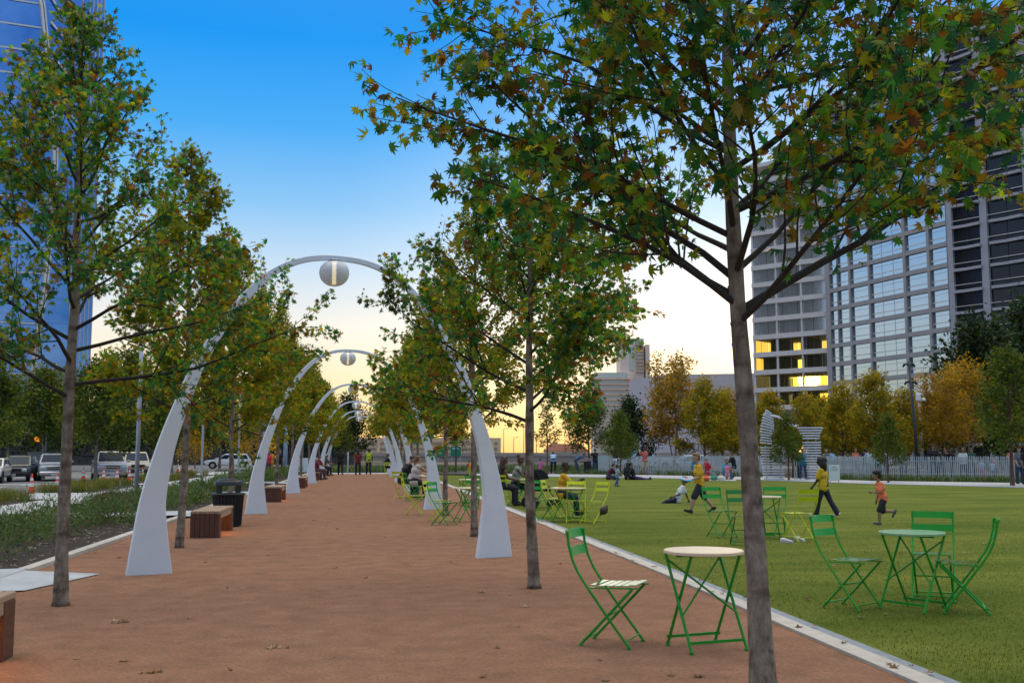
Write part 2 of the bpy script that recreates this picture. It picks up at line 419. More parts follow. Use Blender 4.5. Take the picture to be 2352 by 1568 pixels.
# fallen leaves and chips
def litter(name, pts, m, size, label):
    mb = MB()
    for (x, y, z) in pts:
        a = random.uniform(0, 6.28); s_ = size * random.uniform(.6, 1.3); k = []
        for j in range(10):
            rr = s_ * (1 if j % 2 == 0 else .42) * random.uniform(.8, 1.1); t = a + j * math.pi / 5
            k.append((x + rr * math.cos(t), y + rr * math.sin(t), z + .004 + random.uniform(0, .022) * (j % 2 == 0)))
        mb.add(k, [tuple(range(10))])
    o = mb.build(name, m); return tag(o, label, 'leaves', None, 'stuff')
m_dry = leafmat('dry_leaf', [(0, (.10, .05, .025)), (.6, (.22, .12, .05)), (1, (.40, .33, .25))], .7, .15)
pl = [(random.uniform(-4, 3.4), 6 + 30 * random.random() ** 2, .0) for _ in range(70)] + [(3.5 + random.uniform(-.1, .35), random.uniform(6, 24), .024) for _ in range(46)]
pl += [(G(u, v).x + random.uniform(-.08, .08), G(u, v).y, 0) for u, v in ((262, 1430), (268, 1425), (300, 1428), (640, 1488), (650, 1486), (345, 1545), (352, 1543), (1110, 1360)) for _ in (0, 1)]
litter('fallen_leaves', pl, m_dry, .045, 'dry fallen oak leaves scattered over the path and kerb')
pl = [(random.uniform(4, 12), random.uniform(7, 18), .0) for _ in range(110)]
litter('lawn_litter', pl, m_dry, .04, 'pale dry leaves lying on the near lawn')
m_chip = mat('pale_chip', (.35, .30, .26), .8, noise=.4, scale=20)
m_grit = mat('path_grit', (.34, .21, .15), .9, noise=.5, scale=3, spec=.05)
gm = MB()
for _ in range(8000):
    y = 5.6 + 13 * random.random() ** 1.7; x = random.uniform(-4, 3.3); s_ = random.uniform(.0025, .007)
    gm.add([(x - s_, y, 0), (x + s_ * .3, y - s_, 0), (x + s_, y + s_ * .4, 0), (x - s_ * .2, y + s_, 0), (x, y, s_ * .9)], [(0, 1, 4), (1, 2, 4), (2, 3, 4), (3, 0, 4)])
tag(gm.build('grit', m_grit), 'loose pale grit on the red gravel path', 'gravel', None, 'stuff')
litter('mulch_chips', [(random.uniform(-5.2, -4.25), 7 + 30 * random.random(), .012) for _ in range(420)], m_chip, .045, 'pale leaves and chips on the dark mulch of the bed')
# ------------------------------------------------------------------ trees
m_bark = mat('grey_oak_bark', (.115, .092, .068), .92, color2=(.36, .31, .25), scale=14, bump=1.0, bscale=38, stretch=(1, 1, .45), spec=.1)
def bark_bands(m):
    t = m.node_tree; b = t.nodes['Principled BSDF']; src = b.inputs['Base Color'].links[0].from_socket
    co = t.nodes.new('ShaderNodeTexCoord'); mp = t.nodes.new('ShaderNodeMapping'); mp.inputs['Scale'].default_value = (2.2, 2.2, 6)
    t.links.new(co.outputs['Object'], mp.inputs[0])
    n = t.nodes.new('ShaderNodeTexNoise'); n.inputs['Scale'].default_value = 1.6; n.inputs['Detail'].default_value = 6
    t.links.new(mp.outputs[0], n.inputs['Vector'])
    r = t.nodes.new('ShaderNodeValToRGB'); r.color_ramp.elements[0].position = .36; r.color_ramp.elements[0].color = (.55, .52, .48, 1); r.color_ramp.elements[1].position = .52; r.color_ramp.elements[1].color = (1, 1, 1, 1)
    t.links.new(n.outputs[0], r.inputs[0])
    x = t.nodes.new('ShaderNodeVectorMath'); x.operation = 'MULTIPLY'
    t.links.new(src, x.inputs[0]); t.links.new(r.outputs[0], x.inputs[1]); t.links.new(x.outputs[0], b.inputs['Base Color'])
bark_bands(m_bark)
m_limb = mat('shade_painted_limb_bark', (.030, .026, .022), .9, noise=.3, scale=12)  # limb colour darkened to stand for backlit shade in the crown
m_pale_bark = mat('pale_bark', (.28, .22, .16), .85, noise=.3, scale=6)
m_red_bark = mat('reddish_bark', (.13, .065, .045), .9, noise=.3, scale=8)
OAK = [(0, (.009, .070, .045)), (.22, (.020, .105, .045)), (.46, (.055, .160, .022)), (.64, (.130, .190, .016)), (.78, (.20, .19, .018)), (.88, (.13, .075, .016)), (.96, (.070, .026, .013)), (1, (.22, .09, .016))]
m_oakl = leafmat('oak_leaf_light', [(p_, tuple(min(.6, x * 1.45) for x in q_)) for p_, q_ in OAK], .42, .58)
m_oak = leafmat('oak_leaf', [(p_, tuple(min(.6, x * 1.22) for x in q_)) for p_, q_ in OAK], .42, .58)
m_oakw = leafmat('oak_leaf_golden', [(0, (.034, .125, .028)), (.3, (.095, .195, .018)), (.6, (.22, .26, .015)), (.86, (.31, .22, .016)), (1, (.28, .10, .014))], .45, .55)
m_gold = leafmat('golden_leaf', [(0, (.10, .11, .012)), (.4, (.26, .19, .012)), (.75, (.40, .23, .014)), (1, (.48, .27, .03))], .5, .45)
m_cyp = leafmat('cypress_leaf_sun_glow', [(0, (.08, .14, .012)), (.4, (.22, .23, .012)), (.8, (.36, .26, .012)), (1, (.38, .19, .014))], .6, .45)  # autumn leaves pushed yellower to carry the sun's glow and backlight
m_dkg = leafmat('dark_green_leaf', [(0, (.008, .026, .010)), (.6, (.018, .05, .014)), (1, (.045, .075, .016))], .5, .25)
m_mid = leafmat('mid_green_leaf', [(0, (.030, .07, .012)), (.6, (.075, .12, .014)), (1, (.16, .18, .02))], .5, .4)
m_sunny = leafmat('sunset_painted_leaf', [(0, (.22, .18, .012)), (.6, (.50, .34, .015)), (1, (.62, .42, .03))], .5, .5)  # sunset light put into the leaf colour; the sun lamp falls short
def norm(a): return a / np.maximum(np.linalg.norm(a, axis=1, keepdims=True), 1e-9)
STAR = np.array([(0, -.46), (.07, -.22), (.33, -.28), (.19, -.05), (.48, .13), (.20, .15), (.27, .42), (.12, .30), (0, .62), (-.12, .30), (-.27, .42), (-.20, .15), (-.48, .13), (-.19, -.05), (-.33, -.28), (-.07, -.22)])
SIMPLE = np.array([(0, -.45), (.26, -.16), (.17, .12), (0, .5), (-.17, .12), (-.26, -.16)])
SPRAY = np.array([(0, -.5), (.2, -.1), (.33, .22), (.1, .18), (.05, .55), (-.08, .2), (-.3, .3), (-.2, -.12)])
def leaf_mesh(name, pos, axis, nor, size, tmpl, m, curl=.18, keep=None):
    n = len(pos); k = len(tmpl)
    t = norm(axis); nn = nor - t * np.sum(nor * t, 1, keepdims=True); nn = norm(nn); b = np.cross(t, nn)
    sz = size[:, None, None]
    X = tmpl[None, :, 0:1] * sz; Y = tmpl[None, :, 1:2] * sz
    Z = -curl * (X ** 2 * 3 + (Y) ** 2) / sz
    V = pos[:, None, :] + b[:, None, :] * X + t[:, None, :] * Y + nn[:, None, :] * Z
    V = V.reshape(-1, 3)
    me = bpy.data.meshes.new(name)
    me.vertices.add(len(V)); me.vertices.foreach_set('co', V.ravel().astype(np.float32))
    me.loops.add(n * k); me.loops.foreach_set('vertex_index', np.arange(n * k, dtype=np.int32))
    me.polygons.add(n); me.polygons.foreach_set('loop_start', (np.arange(n) * k).astype(np.int32))
    me.update(calc_edges=True); me.materials.append(m)
    return me
def bez(p0, d, L, up, nseg, jit, r):
    pts = [np.array(p0, float)]; d = np.array(d, float)
    for i in range(nseg):
        d = d + np.array([0, 0, up]) / nseg + r.normal(0, jit, 3); d /= np.linalg.norm(d)
        pts.append(pts[-1] + d * L / nseg)
    return np.array(pts)
def gen_tree(name, seed, H, cb, rad, n1, nleaf, lsize, tmpl, lm, bm, r0=.075, lean=(0, 0), prof=.85, low=62, high=32, kink=.012, extra=None, sub=6, droop=.35, trunk_path=None, spread=.16, multi=1, knots=0):
    r = np.random.default_rng(seed); mb = MB(); twigs = []
    for mt in range(multi):
        nz = 11
        if trunk_path is not None and mt == 0:
            tp = np.array(trunk_path, float)
        else:
            zs = np.linspace(0, H, nz); off = np.cumsum(r.normal(0, kink * H / 5, (nz, 2)), 0); off[0] = 0
            if multi > 1:
                an = 6.28 * mt / multi + r.uniform(-.4, .4); le = (math.cos(an) * .16 * H, math.sin(an) * .16 * H)
            else: le = lean
            tp = np.stack([off[:, 0] + le[0] * zs / H, off[:, 1] + le[1] * zs / H, zs], 1)
        zt = tp[:, 2]
        tr = r0 * np.clip(1 - zt / H, 0, 1) ** .62 * (1 - .15 * (zt / H)) + .006
        tr[0] *= 1.22
        if multi > 1: tr *= .55
        fine_z = np.concatenate([[0, .06, .16], np.linspace(.35, H, 30)])
        fp = np.stack([np.interp(fine_z, zt, tp[:, 0]), np.interp(fine_z, zt, tp[:, 1]), fine_z], 1)
        fr = np.interp(fine_z, zt, tr) * (1 + r.normal(0, .04, len(fine_z))); fr[0] *= 1.12
        mb.tube(fp, list(fr), 14)
        if knots:
            for q in range(knots):
                z = r.uniform(.3, cb * 1.05); a = r.uniform(0, 6.28); x_, y_, rr_ = np.interp(z, fine_z, fp[:, 0]), np.interp(z, fine_z, fp[:, 1]), np.interp(z, fine_z, fr); s_ = rr_ * r.uniform(.36, .5)
                mb.ball((x_ + math.cos(a) * rr_ * .70, y_ + math.sin(a) * rr_ * .70, z), (s_, s_, s_ * r.uniform(.7, 1.5)), 9, 7)
        def at(z): return np.array([np.interp(z, zt, tp[:, 0]), np.interp(z, zt, tp[:, 1]), z])
        branches = []
        az = r.uniform(0, 6.28)
        m1 = max(4, n1 // multi)
        for i in range(m1):
            t = ((i + .3) / m1) ** .92
            z = cb + (H * .97 - cb) * t
            az += 2.4 + r.normal(0, .35)
            L = rad * ((1 - t) ** prof * min(1.0, .86 + t * 1.2) + .10) * r.uniform(.8, 1.18)
            inc = R(low + (high - low) * t + r.normal(0, 7))
            branches.append((z, az, L, inc, np.interp(z, zt, tr) * .40))
        if extra and mt == 0: branches += extra
        for (z, a, L, inc, br) in branches:
            d = np.array([math.sin(inc) * math.cos(a), math.sin(inc) * math.sin(a), math.cos(inc)])
            ns = 8
            pts = bez(at(z), d, L, .25, ns, .07, r)
            rr = br * np.linspace(1, .10, ns + 1) + .0025
            mb.tube(pts, list(rr), 6, cap=False, mi=1)
            nsub = max(3, int(sub * (L / 1.2) + 2))
            for j in range(nsub):
                q = r.uniform(.22, .98); k = q * ns; i0 = min(int(k), ns - 1); pp = pts[i0] + (pts[i0 + 1] - pts[i0]) * (k - i0)
                tdir = pts[i0 + 1] - pts[i0]; tdir /= np.linalg.norm(tdir)
                sd = np.cross(tdir, r.normal(0, 1, 3)); sd /= np.linalg.norm(sd) + 1e-9
                dd = tdir * .75 + sd * r.uniform(.5, 1.0) + np.array([0, 0, .12]); dd /= np.linalg.norm(dd)
                L2 = L * (1.05 - q * .75) * r.uniform(.32, .62) + .12
                p2 = bez(pp, dd, L2, .15, 5, .12, r)
                mb.tube(p2, list(np.linspace(max(.0035, rr[i0] * .45), .0018, 6)), 4, cap=False, mi=1)
                twigs.append((p2, L2))
            twigs.append((pts[ns // 2:], L * .5))
        twigs.append((fp[-7:], .8))
    tl = np.array([x[1] for x in twigs]); tl = tl / tl.sum()
    cnt = r.multinomial(nleaf, tl)
    P_, A_ = [], []
    for (p2, L2), k in zip(twigs, cnt):
        if k == 0: continue
        m_ = len(p2) - 1
        q = (r.beta(1.15, .9, k)) * m_; i0 = np.minimum(q.astype(int), m_ - 1); fr_ = (q - i0)[:, None]
        pp = p2[i0] + (p2[i0 + 1] - p2[i0]) * fr_; td = norm(p2[i0 + 1] - p2[i0])
        jd = r.normal(0, 1, (k, 3)); ax = norm(td * .7 + norm(jd) * 1.0 + np.array([0, 0, -droop]))
        P_.append(pp + ax * lsize * r.uniform(.45, 1.1, (k, 1)) + r.normal(0, spread * lsize * 2, (k, 3))); A_.append(ax)
    P_ = np.concatenate(P_); A_ = np.concatenate(A_); k = len(P_)
    nor = norm(r.normal(0, 1.0, (k, 3)) + np.array([0, 0, .6]))
    sz = lsize * r.uniform(.5, 1.4, k)
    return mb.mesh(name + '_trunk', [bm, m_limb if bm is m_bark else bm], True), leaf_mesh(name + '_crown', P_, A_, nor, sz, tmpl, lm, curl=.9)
def plant_tree(nm, meshes, loc, label, group=None, rz=0.0, s=1.0, cat='tree'):
    t = thing(nm, label, cat, loc, rz, group); t.scale = (s, s, s)
    obj('trunk', meshes[0], t); obj('crown', meshes[1], t); return t
# mounds of small leaves in the bed
PB, AB, SB, NB = [], [], [], []
for (x, y) in BED_SPOTS:
    k = 240 if y < 32 else 90; r_ = random.uniform(.22, .42); hgt = random.uniform(.30, .66)
    d = norm(rng.normal(0, 1, (k, 3)) * np.array([1, 1, .9])); d[:, 2] = np.abs(d[:, 2]); q = rng.uniform(.35, 1.0, (k, 1)) ** .6
    spr = (rng.uniform(0, 1, k) < .18) * rng.uniform(0, .24, k)
    p_ = np.stack([x + d[:, 0] * q[:, 0] * r_, y + d[:, 1] * q[:, 0] * r_, .03 + d[:, 2] * q[:, 0] * hgt + spr], 1)
    PB.append(p_); AB.append(d * .9 + np.array([0, 0, .4]) + rng.normal(0, .6, (k, 3))); NB.append(rng.normal(0, 1, (k, 3))); SB.append((.06 if y < 32 else .11) * rng.uniform(.6, 1.4, k))
bed = leaf_mesh('bed_planting', np.concatenate(PB), np.concatenate(AB), np.concatenate(NB), np.concatenate(SB), np.array([(0, -.5), (.16, -.1), (.10, .25), (0, .6), (-.10, .25), (-.16, -.1)]), m_herb)
tag(obj('bed_planting', bed), 'low mixed green shrubs filling the long planting bed', 'plants', None, 'stuff')
# --- nearest tree, its trunk leaning left over the camera side, with the long limb to the right
def toward(u_dx, depth): return None
vx, vy = math.cos(-YAW), math.sin(-YAW)              # picture-right as a ground direction
tp = [(0, 0, 0), (-.03 * vx, -.03 * vy, .9), (-.06 * vx, -.06 * vy, 1.6), (-.10 * vx, -.10 * vy, 2.27), (-.12 * vx, -.12 * vy, 2.9), (-.13 * vx, -.13 * vy, 3.6), (-.12 * vx, -.11 * vy, 4.4), (-.10 * vx, -.09 * vy, 5.6)]
az_r = -YAW; az_l = math.pi - YAW
ext = [(2.26, az_r + .15, 2.5, R(58), 0.0248), (2.3, az_l + .35, 1.68, R(64), 0.0186), (2.45, az_l - .5, 2.10, R(55), 0.0198), (2.2, az_r - 1.0, 1.9, R(66), 0.0174), (2.5, az_r + .9, 2.1, R(60), 0.0174), (2.7, az_l + .1, 2.21, R(58), 0.0174), (2.85, az_r - .3, 2.4, R(62), 0.0186), (3.1, az_r + .25, 2.4, R(58), 0.0161), (3.2, az_l - .25, 2.21, R(62), 0.0161), (3.4, az_l + .5, 2.02, R(60), 0.0136), (3.5, az_r + .05, 2.3, R(66), 0.0136)]
near = gen_tree('near_oak', 11, 5.6, 2.3, 1.95, 28, 11500, .077, STAR, m_oak, m_bark, .060, extra=ext, trunk_path=tp, sub=9, droop=.55, knots=9)
plant_tree('oak_tree', near, (2.22, 5.87, 0), 'closest young oak with dark forking limbs right of the round table', 'young oaks planted along the path')
second = gen_tree('second_oak', 23, 5.1, 1.75, 2.0, 34, 15000, .066, STAR, m_oakl, m_bark, .056, sub=10, droop=.45, low=74, high=26, prof=1.0, knots=9)
plant_tree('oak_tree', second, (1.83, 11.63, 0), 'young oak with straight trunk between the empty green chair and the white arch', 'young oaks planted along the path', rz=3.9)
leftn = gen_tree('left_oak', 31, 6.0, 1.95, 2.15, 40, 15500, .060, STAR, m_oakl, m_bark, .058, lean=(-.10, .0), sub=9, droop=.4, prof=1.0, low=72, high=24, knots=9)
plant_tree('oak_tree', leftn, (-2.88, 10.93, 0), 'tall young oak rising from the pale pavers at the left of the path', 'young oaks planted along the path')
over = gen_tree('over_oak', 41, 5.4, 2.0, 1.75, 30, 7500, .085, STAR, m_oakw, m_bark, .072, sub=8)
plant_tree('oak_tree', over, (-2.92, 4.6, 0), 'oak whose crown reaches in at the left edge above the near bench', 'young oaks planted along the path', rz=.4)
kinds = [gen_tree('row_oak', 50 + i, 6.3, 1.85, 1.75, 36, 13500, .078, STAR if i < 2 else SIMPLE, m_oakw, m_bark, .056, sub=8, prof=.9, low=72, high=26) for i in range(4)]
fark = [gen_tree('far_oak', 60 + i, 6.3, 1.85, 1.75, 30, 6500, .135, SIMPLE, m_oakw, m_bark, .058, sub=6, prof=.75) for i in range(3)]
ordn = ['first', 'second', 'third', 'fourth', 'fifth', 'sixth', 'seventh', 'eighth', 'ninth', 'tenth', 'eleventh', 'twelfth']
for i, (x, y) in enumerate([(-2.84, 17.3), (-2.85, 23.6), (-2.85, 29.8), (-2.86, 36), (-2.85, 42.5), (-2.86, 49), (-2.86, 55.5), (-2.86, 62), (-2.86, 68.5), (-2.86, 74.5)]):
    k = kinds[i % 4] if i < 5 else fark[i % 3]
    lab = ['young oak behind the foot of the first white arch', 'young oak behind the litter bin on the bed side'][i] if i < 2 else 'young oak in the bed side row, %s of its row counted from the camera' % ordn[i + 2]
    plant_tree('oak_tree', k, (x, y, 0), lab, 'young oaks planted along the path', rz=1.3 * i + .5, s=1.0 - .03 * (i % 3))
for i, (x, y) in enumerate([(1.91, 18.9), (1.88, 25.3), (1.88, 31.8), (1.88, 39), (1.88, 45.5), (1.88, 52), (1.88, 58.5), (1.88, 65), (1.88, 71.5)]):
    k = kinds[(i + 2) % 4] if i < 4 else fark[(i + 1) % 3]
    lab = ['young oak whose trunk stands just left of the nearest right arch foot', 'young oak behind the green table on the path'][i] if i < 2 else 'young oak in the lawn side row, %s of its row counted from the camera' % ordn[i + 2]
    plant_tree('oak_tree', k, (x, y, 0), lab, 'young oaks planted along the path', rz=2.1 * i + 1.1, s=.96 + .02 * (i % 3))
# --- trees beyond the lawn and across the road
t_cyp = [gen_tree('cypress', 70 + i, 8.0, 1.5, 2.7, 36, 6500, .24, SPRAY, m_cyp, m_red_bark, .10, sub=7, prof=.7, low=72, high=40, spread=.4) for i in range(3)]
t_cypg = gen_tree('green_cypress', 75, 6.6, 1.5, 1.9, 30, 4200, .20, SPRAY, m_mid, m_red_bark, .085, sub=7, prof=.7, low=72, high=40, spread=.4)
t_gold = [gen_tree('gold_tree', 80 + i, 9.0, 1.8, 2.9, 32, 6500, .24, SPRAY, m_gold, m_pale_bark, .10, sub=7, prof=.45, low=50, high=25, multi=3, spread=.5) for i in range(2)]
t_dark = [gen_tree('dark_tree', 84 + i, 6.6, 1.2, 2.8, 26, 5600, .26, SPRAY, m_dkg, m_bark, .13, sub=8, prof=.35, low=66, high=20, spread=.6) for i in range(2)]
t_mid = [gen_tree('street_tree', 88 + i, 9.0, 2.2, 3.6, 28, 6000, .32, SPRAY, m_mid, m_bark, .15, sub=8, prof=.4, low=62, high=20, spread=.6) for i in range(2)]
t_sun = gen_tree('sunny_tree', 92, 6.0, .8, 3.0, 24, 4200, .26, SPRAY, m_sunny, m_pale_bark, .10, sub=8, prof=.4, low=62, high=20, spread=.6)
t_thin = gen_tree('thin_tree', 94, 6.6, 2.0, 1.2, 22, 900, .22, SPRAY, m_mid, m_red_bark, .075, sub=5, prof=.7, spread=.4)
def far_tree(kind, u, vtop, Z, label, hmesh, nm='tree', grp='trees beyond the lawn fence', z0=0.0, rz=None):
    p = P(u, V_HOR, Z); top = P(u, vtop, Z).z - z0
    return plant_tree(nm, kind, (p.x, p.y, z0), label, grp, rz=rz if rz is not None else u * .37, s=top / hmesh)
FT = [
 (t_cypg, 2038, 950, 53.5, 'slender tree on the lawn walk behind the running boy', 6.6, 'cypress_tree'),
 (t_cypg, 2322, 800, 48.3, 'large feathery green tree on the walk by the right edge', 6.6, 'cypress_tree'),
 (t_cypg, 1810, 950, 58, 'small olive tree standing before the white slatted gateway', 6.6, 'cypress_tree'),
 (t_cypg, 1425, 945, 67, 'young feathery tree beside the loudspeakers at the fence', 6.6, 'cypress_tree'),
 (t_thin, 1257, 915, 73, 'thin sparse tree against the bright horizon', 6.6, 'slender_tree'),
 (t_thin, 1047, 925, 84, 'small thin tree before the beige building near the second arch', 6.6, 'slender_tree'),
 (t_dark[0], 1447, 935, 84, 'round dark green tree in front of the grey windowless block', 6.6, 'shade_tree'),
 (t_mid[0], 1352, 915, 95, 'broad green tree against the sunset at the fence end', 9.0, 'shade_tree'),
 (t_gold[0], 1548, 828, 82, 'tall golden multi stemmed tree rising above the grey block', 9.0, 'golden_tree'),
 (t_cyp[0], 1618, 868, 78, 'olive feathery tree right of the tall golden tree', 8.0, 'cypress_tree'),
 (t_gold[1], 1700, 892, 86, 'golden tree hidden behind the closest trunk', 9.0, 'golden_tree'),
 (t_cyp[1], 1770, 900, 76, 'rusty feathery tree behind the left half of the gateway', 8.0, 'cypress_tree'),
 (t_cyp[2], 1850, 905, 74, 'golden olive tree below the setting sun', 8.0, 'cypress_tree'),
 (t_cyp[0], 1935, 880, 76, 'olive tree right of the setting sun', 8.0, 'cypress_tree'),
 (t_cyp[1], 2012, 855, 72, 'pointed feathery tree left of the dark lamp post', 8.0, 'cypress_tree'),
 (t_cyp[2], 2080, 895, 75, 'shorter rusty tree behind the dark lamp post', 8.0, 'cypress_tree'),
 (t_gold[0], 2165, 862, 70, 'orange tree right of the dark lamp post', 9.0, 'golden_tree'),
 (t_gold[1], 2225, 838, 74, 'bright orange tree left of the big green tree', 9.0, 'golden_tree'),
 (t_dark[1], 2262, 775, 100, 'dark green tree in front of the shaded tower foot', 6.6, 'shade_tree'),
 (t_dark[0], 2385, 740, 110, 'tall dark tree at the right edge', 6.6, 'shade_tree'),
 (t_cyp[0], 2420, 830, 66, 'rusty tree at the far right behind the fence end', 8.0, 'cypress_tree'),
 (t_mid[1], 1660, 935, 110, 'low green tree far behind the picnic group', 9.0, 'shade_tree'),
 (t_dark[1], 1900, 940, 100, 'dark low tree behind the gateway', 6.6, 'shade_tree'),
 (t_dark[1], 1960, 955, 96, 'low tree added for the dark behind the crowd right of the gateway', 6.6, 'shade_tree'),  # these low dark trees are added in place of a dark structure
 (t_dark[0], 2040, 950, 98, 'low tree added for the dark behind the crowd left of the dark lamp post', 6.6, 'shade_tree'),
 (t_dark[1], 2210, 945, 96, 'low tree added for the dark behind the bright orange tree', 6.6, 'shade_tree'),
 (t_dark[0], 2300, 940, 98, 'low tree added for the dark behind the big green tree', 6.6, 'shade_tree'),
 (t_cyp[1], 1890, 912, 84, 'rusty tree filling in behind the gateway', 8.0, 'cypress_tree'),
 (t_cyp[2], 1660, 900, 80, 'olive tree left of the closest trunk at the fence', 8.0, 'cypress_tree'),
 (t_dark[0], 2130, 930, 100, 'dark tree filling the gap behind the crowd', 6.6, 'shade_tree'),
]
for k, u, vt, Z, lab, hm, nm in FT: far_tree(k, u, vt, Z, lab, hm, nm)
LT = [
 (t_mid[0], -40, 840, 52, 'street tree beyond the verge at the left edge', 9.0, 'street_tree'),
 (t_mid[1], 100, 862, 75, 'street tree over the dark parked car', 9.0, 'street_tree'),
 (t_mid[0], 222, 855, 70, 'street tree over the pickup truck', 9.0, 'street_tree'),
 (t_dark[0], 20, 900, 105, 'dark tree across the road at the left edge', 6.6, 'shade_tree'),
 (t_dark[1], 140, 905, 110, 'dark tree across the road behind the pickup truck', 6.6, 'shade_tree'),
 (t_dark[0], 260, 915, 112, 'dark tree across the road behind the grey pole', 6.6, 'shade_tree'),
 (t_dark[1], 352, 915, 110, 'dark tree across the road behind the first arch leg', 6.6, 'shade_tree'),
 (t_mid[1], 395, 870, 100, 'bushy green tree beyond the road left of the second oak', 9.0, 'street_tree'),
 (t_mid[0], 505, 880, 105, 'bushy green tree above the white car', 9.0, 'street_tree'),
 (t_sun, 448, 985, 128, 'low bush with sunset yellow put into its leaves left of the white car', 6.0, 'golden_tree'),
 (t_sun, 575, 940, 125, 'golden tree with sunset light put into its leaves behind the white car', 6.0, 'golden_tree'),
 (t_dark[0], 655, 925, 140, 'dark tree behind the white barrier', 6.6, 'shade_tree'),
 (t_dark[1], 725, 930, 150, 'dark tree behind the far arches of the bed side', 6.6, 'shade_tree'),
 (t_dark[0], 800, 928, 125, 'dark broad tree closing the end of the path', 6.6, 'shade_tree'),
 (t_mid[1], 760, 935, 120, 'green tree beside the dark tree at the path end', 9.0, 'street_tree'),
 (t_mid[0], 300, 830, 130, 'tall green tree far across the road', 9.0, 'street_tree'),
]
for k, u, vt, Z, lab, hm, nm in LT: far_tree(k, u, vt, Z, lab, hm, nm, 'trees along the road', z0=-.3)
# ------------------------------------------------------------------ white arches with hanging globes
m_arch = mat('white_painted_steel', (.68, .76, .84), .45, noise=.04, scale=3, bump=.03, bscale=30)
m_globe = bpy.data.materials.new('frosted_globe'); m_globe.use_nodes = True
_t = m_globe.node_tree; _b = _t.nodes['Principled BSDF']; _b.inputs['Base Color'].default_value = (.55, .60, .68, 1); _b.inputs['Roughness'].default_value = .35
_tr = _t.nodes.new('ShaderNodeBsdfTransparent'); _mx = _t.nodes.new('ShaderNodeMixShader'); _mx.inputs[0].default_value = .16
_tl = _t.nodes.new('ShaderNodeBsdfTranslucent'); _tl.inputs[0].default_value = (.80, .82, .84, 1); _m2 = _t.nodes.new('ShaderNodeMixShader'); _m2.inputs[0].default_value = .5
_t.links.new(_b.outputs[0], _m2.inputs[1]); _t.links.new(_tl.outputs[0], _m2.inputs[2]); _t.links.new(_m2.outputs[0], _mx.inputs[1]); _t.links.new(_tr.outputs[0], _mx.inputs[2]); _t.links.new(_mx.outputs[0], _t.nodes['Material Output'].inputs[0])
_t.links.new(_b.outputs[0], _mx.inputs[1]); _t.links.new(_tr.outputs[0], _mx.inputs[2]); _t.links.new(_mx.outputs[0], _t.nodes['Material Output'].inputs[0])
m_tube = mat('lit_lamp_tube', (.9, .85, .6), .5, emit=(1.0, .82, .42), estr=3.2)
m_steel = mat('brushed_steel', (.35, .38, .42), .35, metal=.8)
AP = [(0, 0, .53), (.0, .44, .41), (.003, .85, .305), (.02, 1.29, .245), (.04, 1.66, .205), (.07, 2.07, .18), (.11, 2.56, .15), (.16, 2.97, .134), (.22, 3.39, .118), (.285, 3.72, .10), (.35, 3.92, .086), (.42, 4.03, .078), (.5, 4.06, .076)]
def smooth_prof():
    s_ = [a for a, _, _ in AP]; full = AP + [(1 - a, z, w_) for a, z, w_ in AP[-2::-1]]
    A = np.array(full); k = np.arange(len(A)); kk = np.linspace(0, len(A) - 1, 97)
    def cr(y):
        o = []
        for q in kk:
            i = min(int(q), len(y) - 2); t = q - i
            p0, p1, p2, p3 = y[max(i - 1, 0)], y[i], y[i + 1], y[min(i + 2, len(y) - 1)]
            o.append(.5 * (2 * p1 + (p2 - p0) * t + (2 * p0 - 5 * p1 + 4 * p2 - p3) * t * t + (3 * p1 - p0 - 3 * p2 + p3) * t ** 3))
        return np.array(o)
    return cr(A[:, 0]), cr(A[:, 1]), cr(A[:, 2])
ARCH_W = 4.65
def arch_meshes():
    s_, z_, w_ = smooth_prof(); n = len(s_); x_ = s_ * ARCH_W
    mb = MB(); rings = []
    for i in range(n):
        t = np.array([x_[min(i + 1, n - 1)] - x_[max(i - 1, 0)], z_[min(i + 1, n - 1)] - z_[max(i - 1, 0)]]); t /= np.linalg.norm(t)
        if i < 7: t = t * i / 7 + np.array([0, 1]) * (1 - i / 7); t /= np.linalg.norm(t)
        if i > n - 8: t = t * (n - 1 - i) / 7 + np.array([0, -1]) * (1 - (n - 1 - i) / 7); t /= np.linalg.norm(t)
        nn = np.array([-t[1], t[0]]); h = w_[i] / 2; d = .022 + .035 * max(0, 1 - z_[i] / 3.2)
        c = np.array([x_[i], z_[i]]); e = .008
        r_ = []
        for (a, b) in ((h - e, -d), (h, -d + e), (h, d - e), (h - e, d), (-h + e, d), (-h, d - e), (-h, -d + e), (-h + e, -d)):
            q = c + nn * a; r_.append((q[0], b, q[1]))
        rings.append(r_)
    vs = [p for r_ in rings for p in r_]; fs = []
    for i in range(n - 1):
        for k in range(8):
            j = (k + 1) % 8; fs.append((i * 8 + k, i * 8 + j, i * 8 + 8 + j, i * 8 + 8 + k))
    fs.append(tuple(range(8))); fs.append(tuple(reversed(range((n - 1) * 8, n * 8))))
    mb.add(vs, fs)
    return mb.mesh('arch_band', m_arch)
arch_me = arch_meshes()
_br = MB(); _br.box((0, 0, 4.005), (.13, .13, .04), bev=.01); _br.tube([(0, 0, 4.0), (0, 0, 3.94)], .025, 10); br_me = _br.mesh('lamp_bracket', m_steel)
_gl = MB(); _pr = []
for i in range(17):
    t = math.pi * i / 16; _pr.append((.198 * math.sin(t) ** .85 * (1.0 - .06 * math.cos(t)) + .002, 3.775 - .172 * math.cos(t)))
_gl.lathe(_pr, n=28); gl_me = _gl.mesh('globe', m_globe, True)
_tb = MB(); _tb.tube([(0, 0, 3.93), (0, 0, 3.63)], .028, 10); tb_me = _tb.mesh('lamp_tube', m_tube)
AY = [(-2.58, 13.6), (-2.61, 26.7), (-2.63, 40.2), (-2.65, 53.8), (-2.65, 66.0), (-2.65, 75.2)]
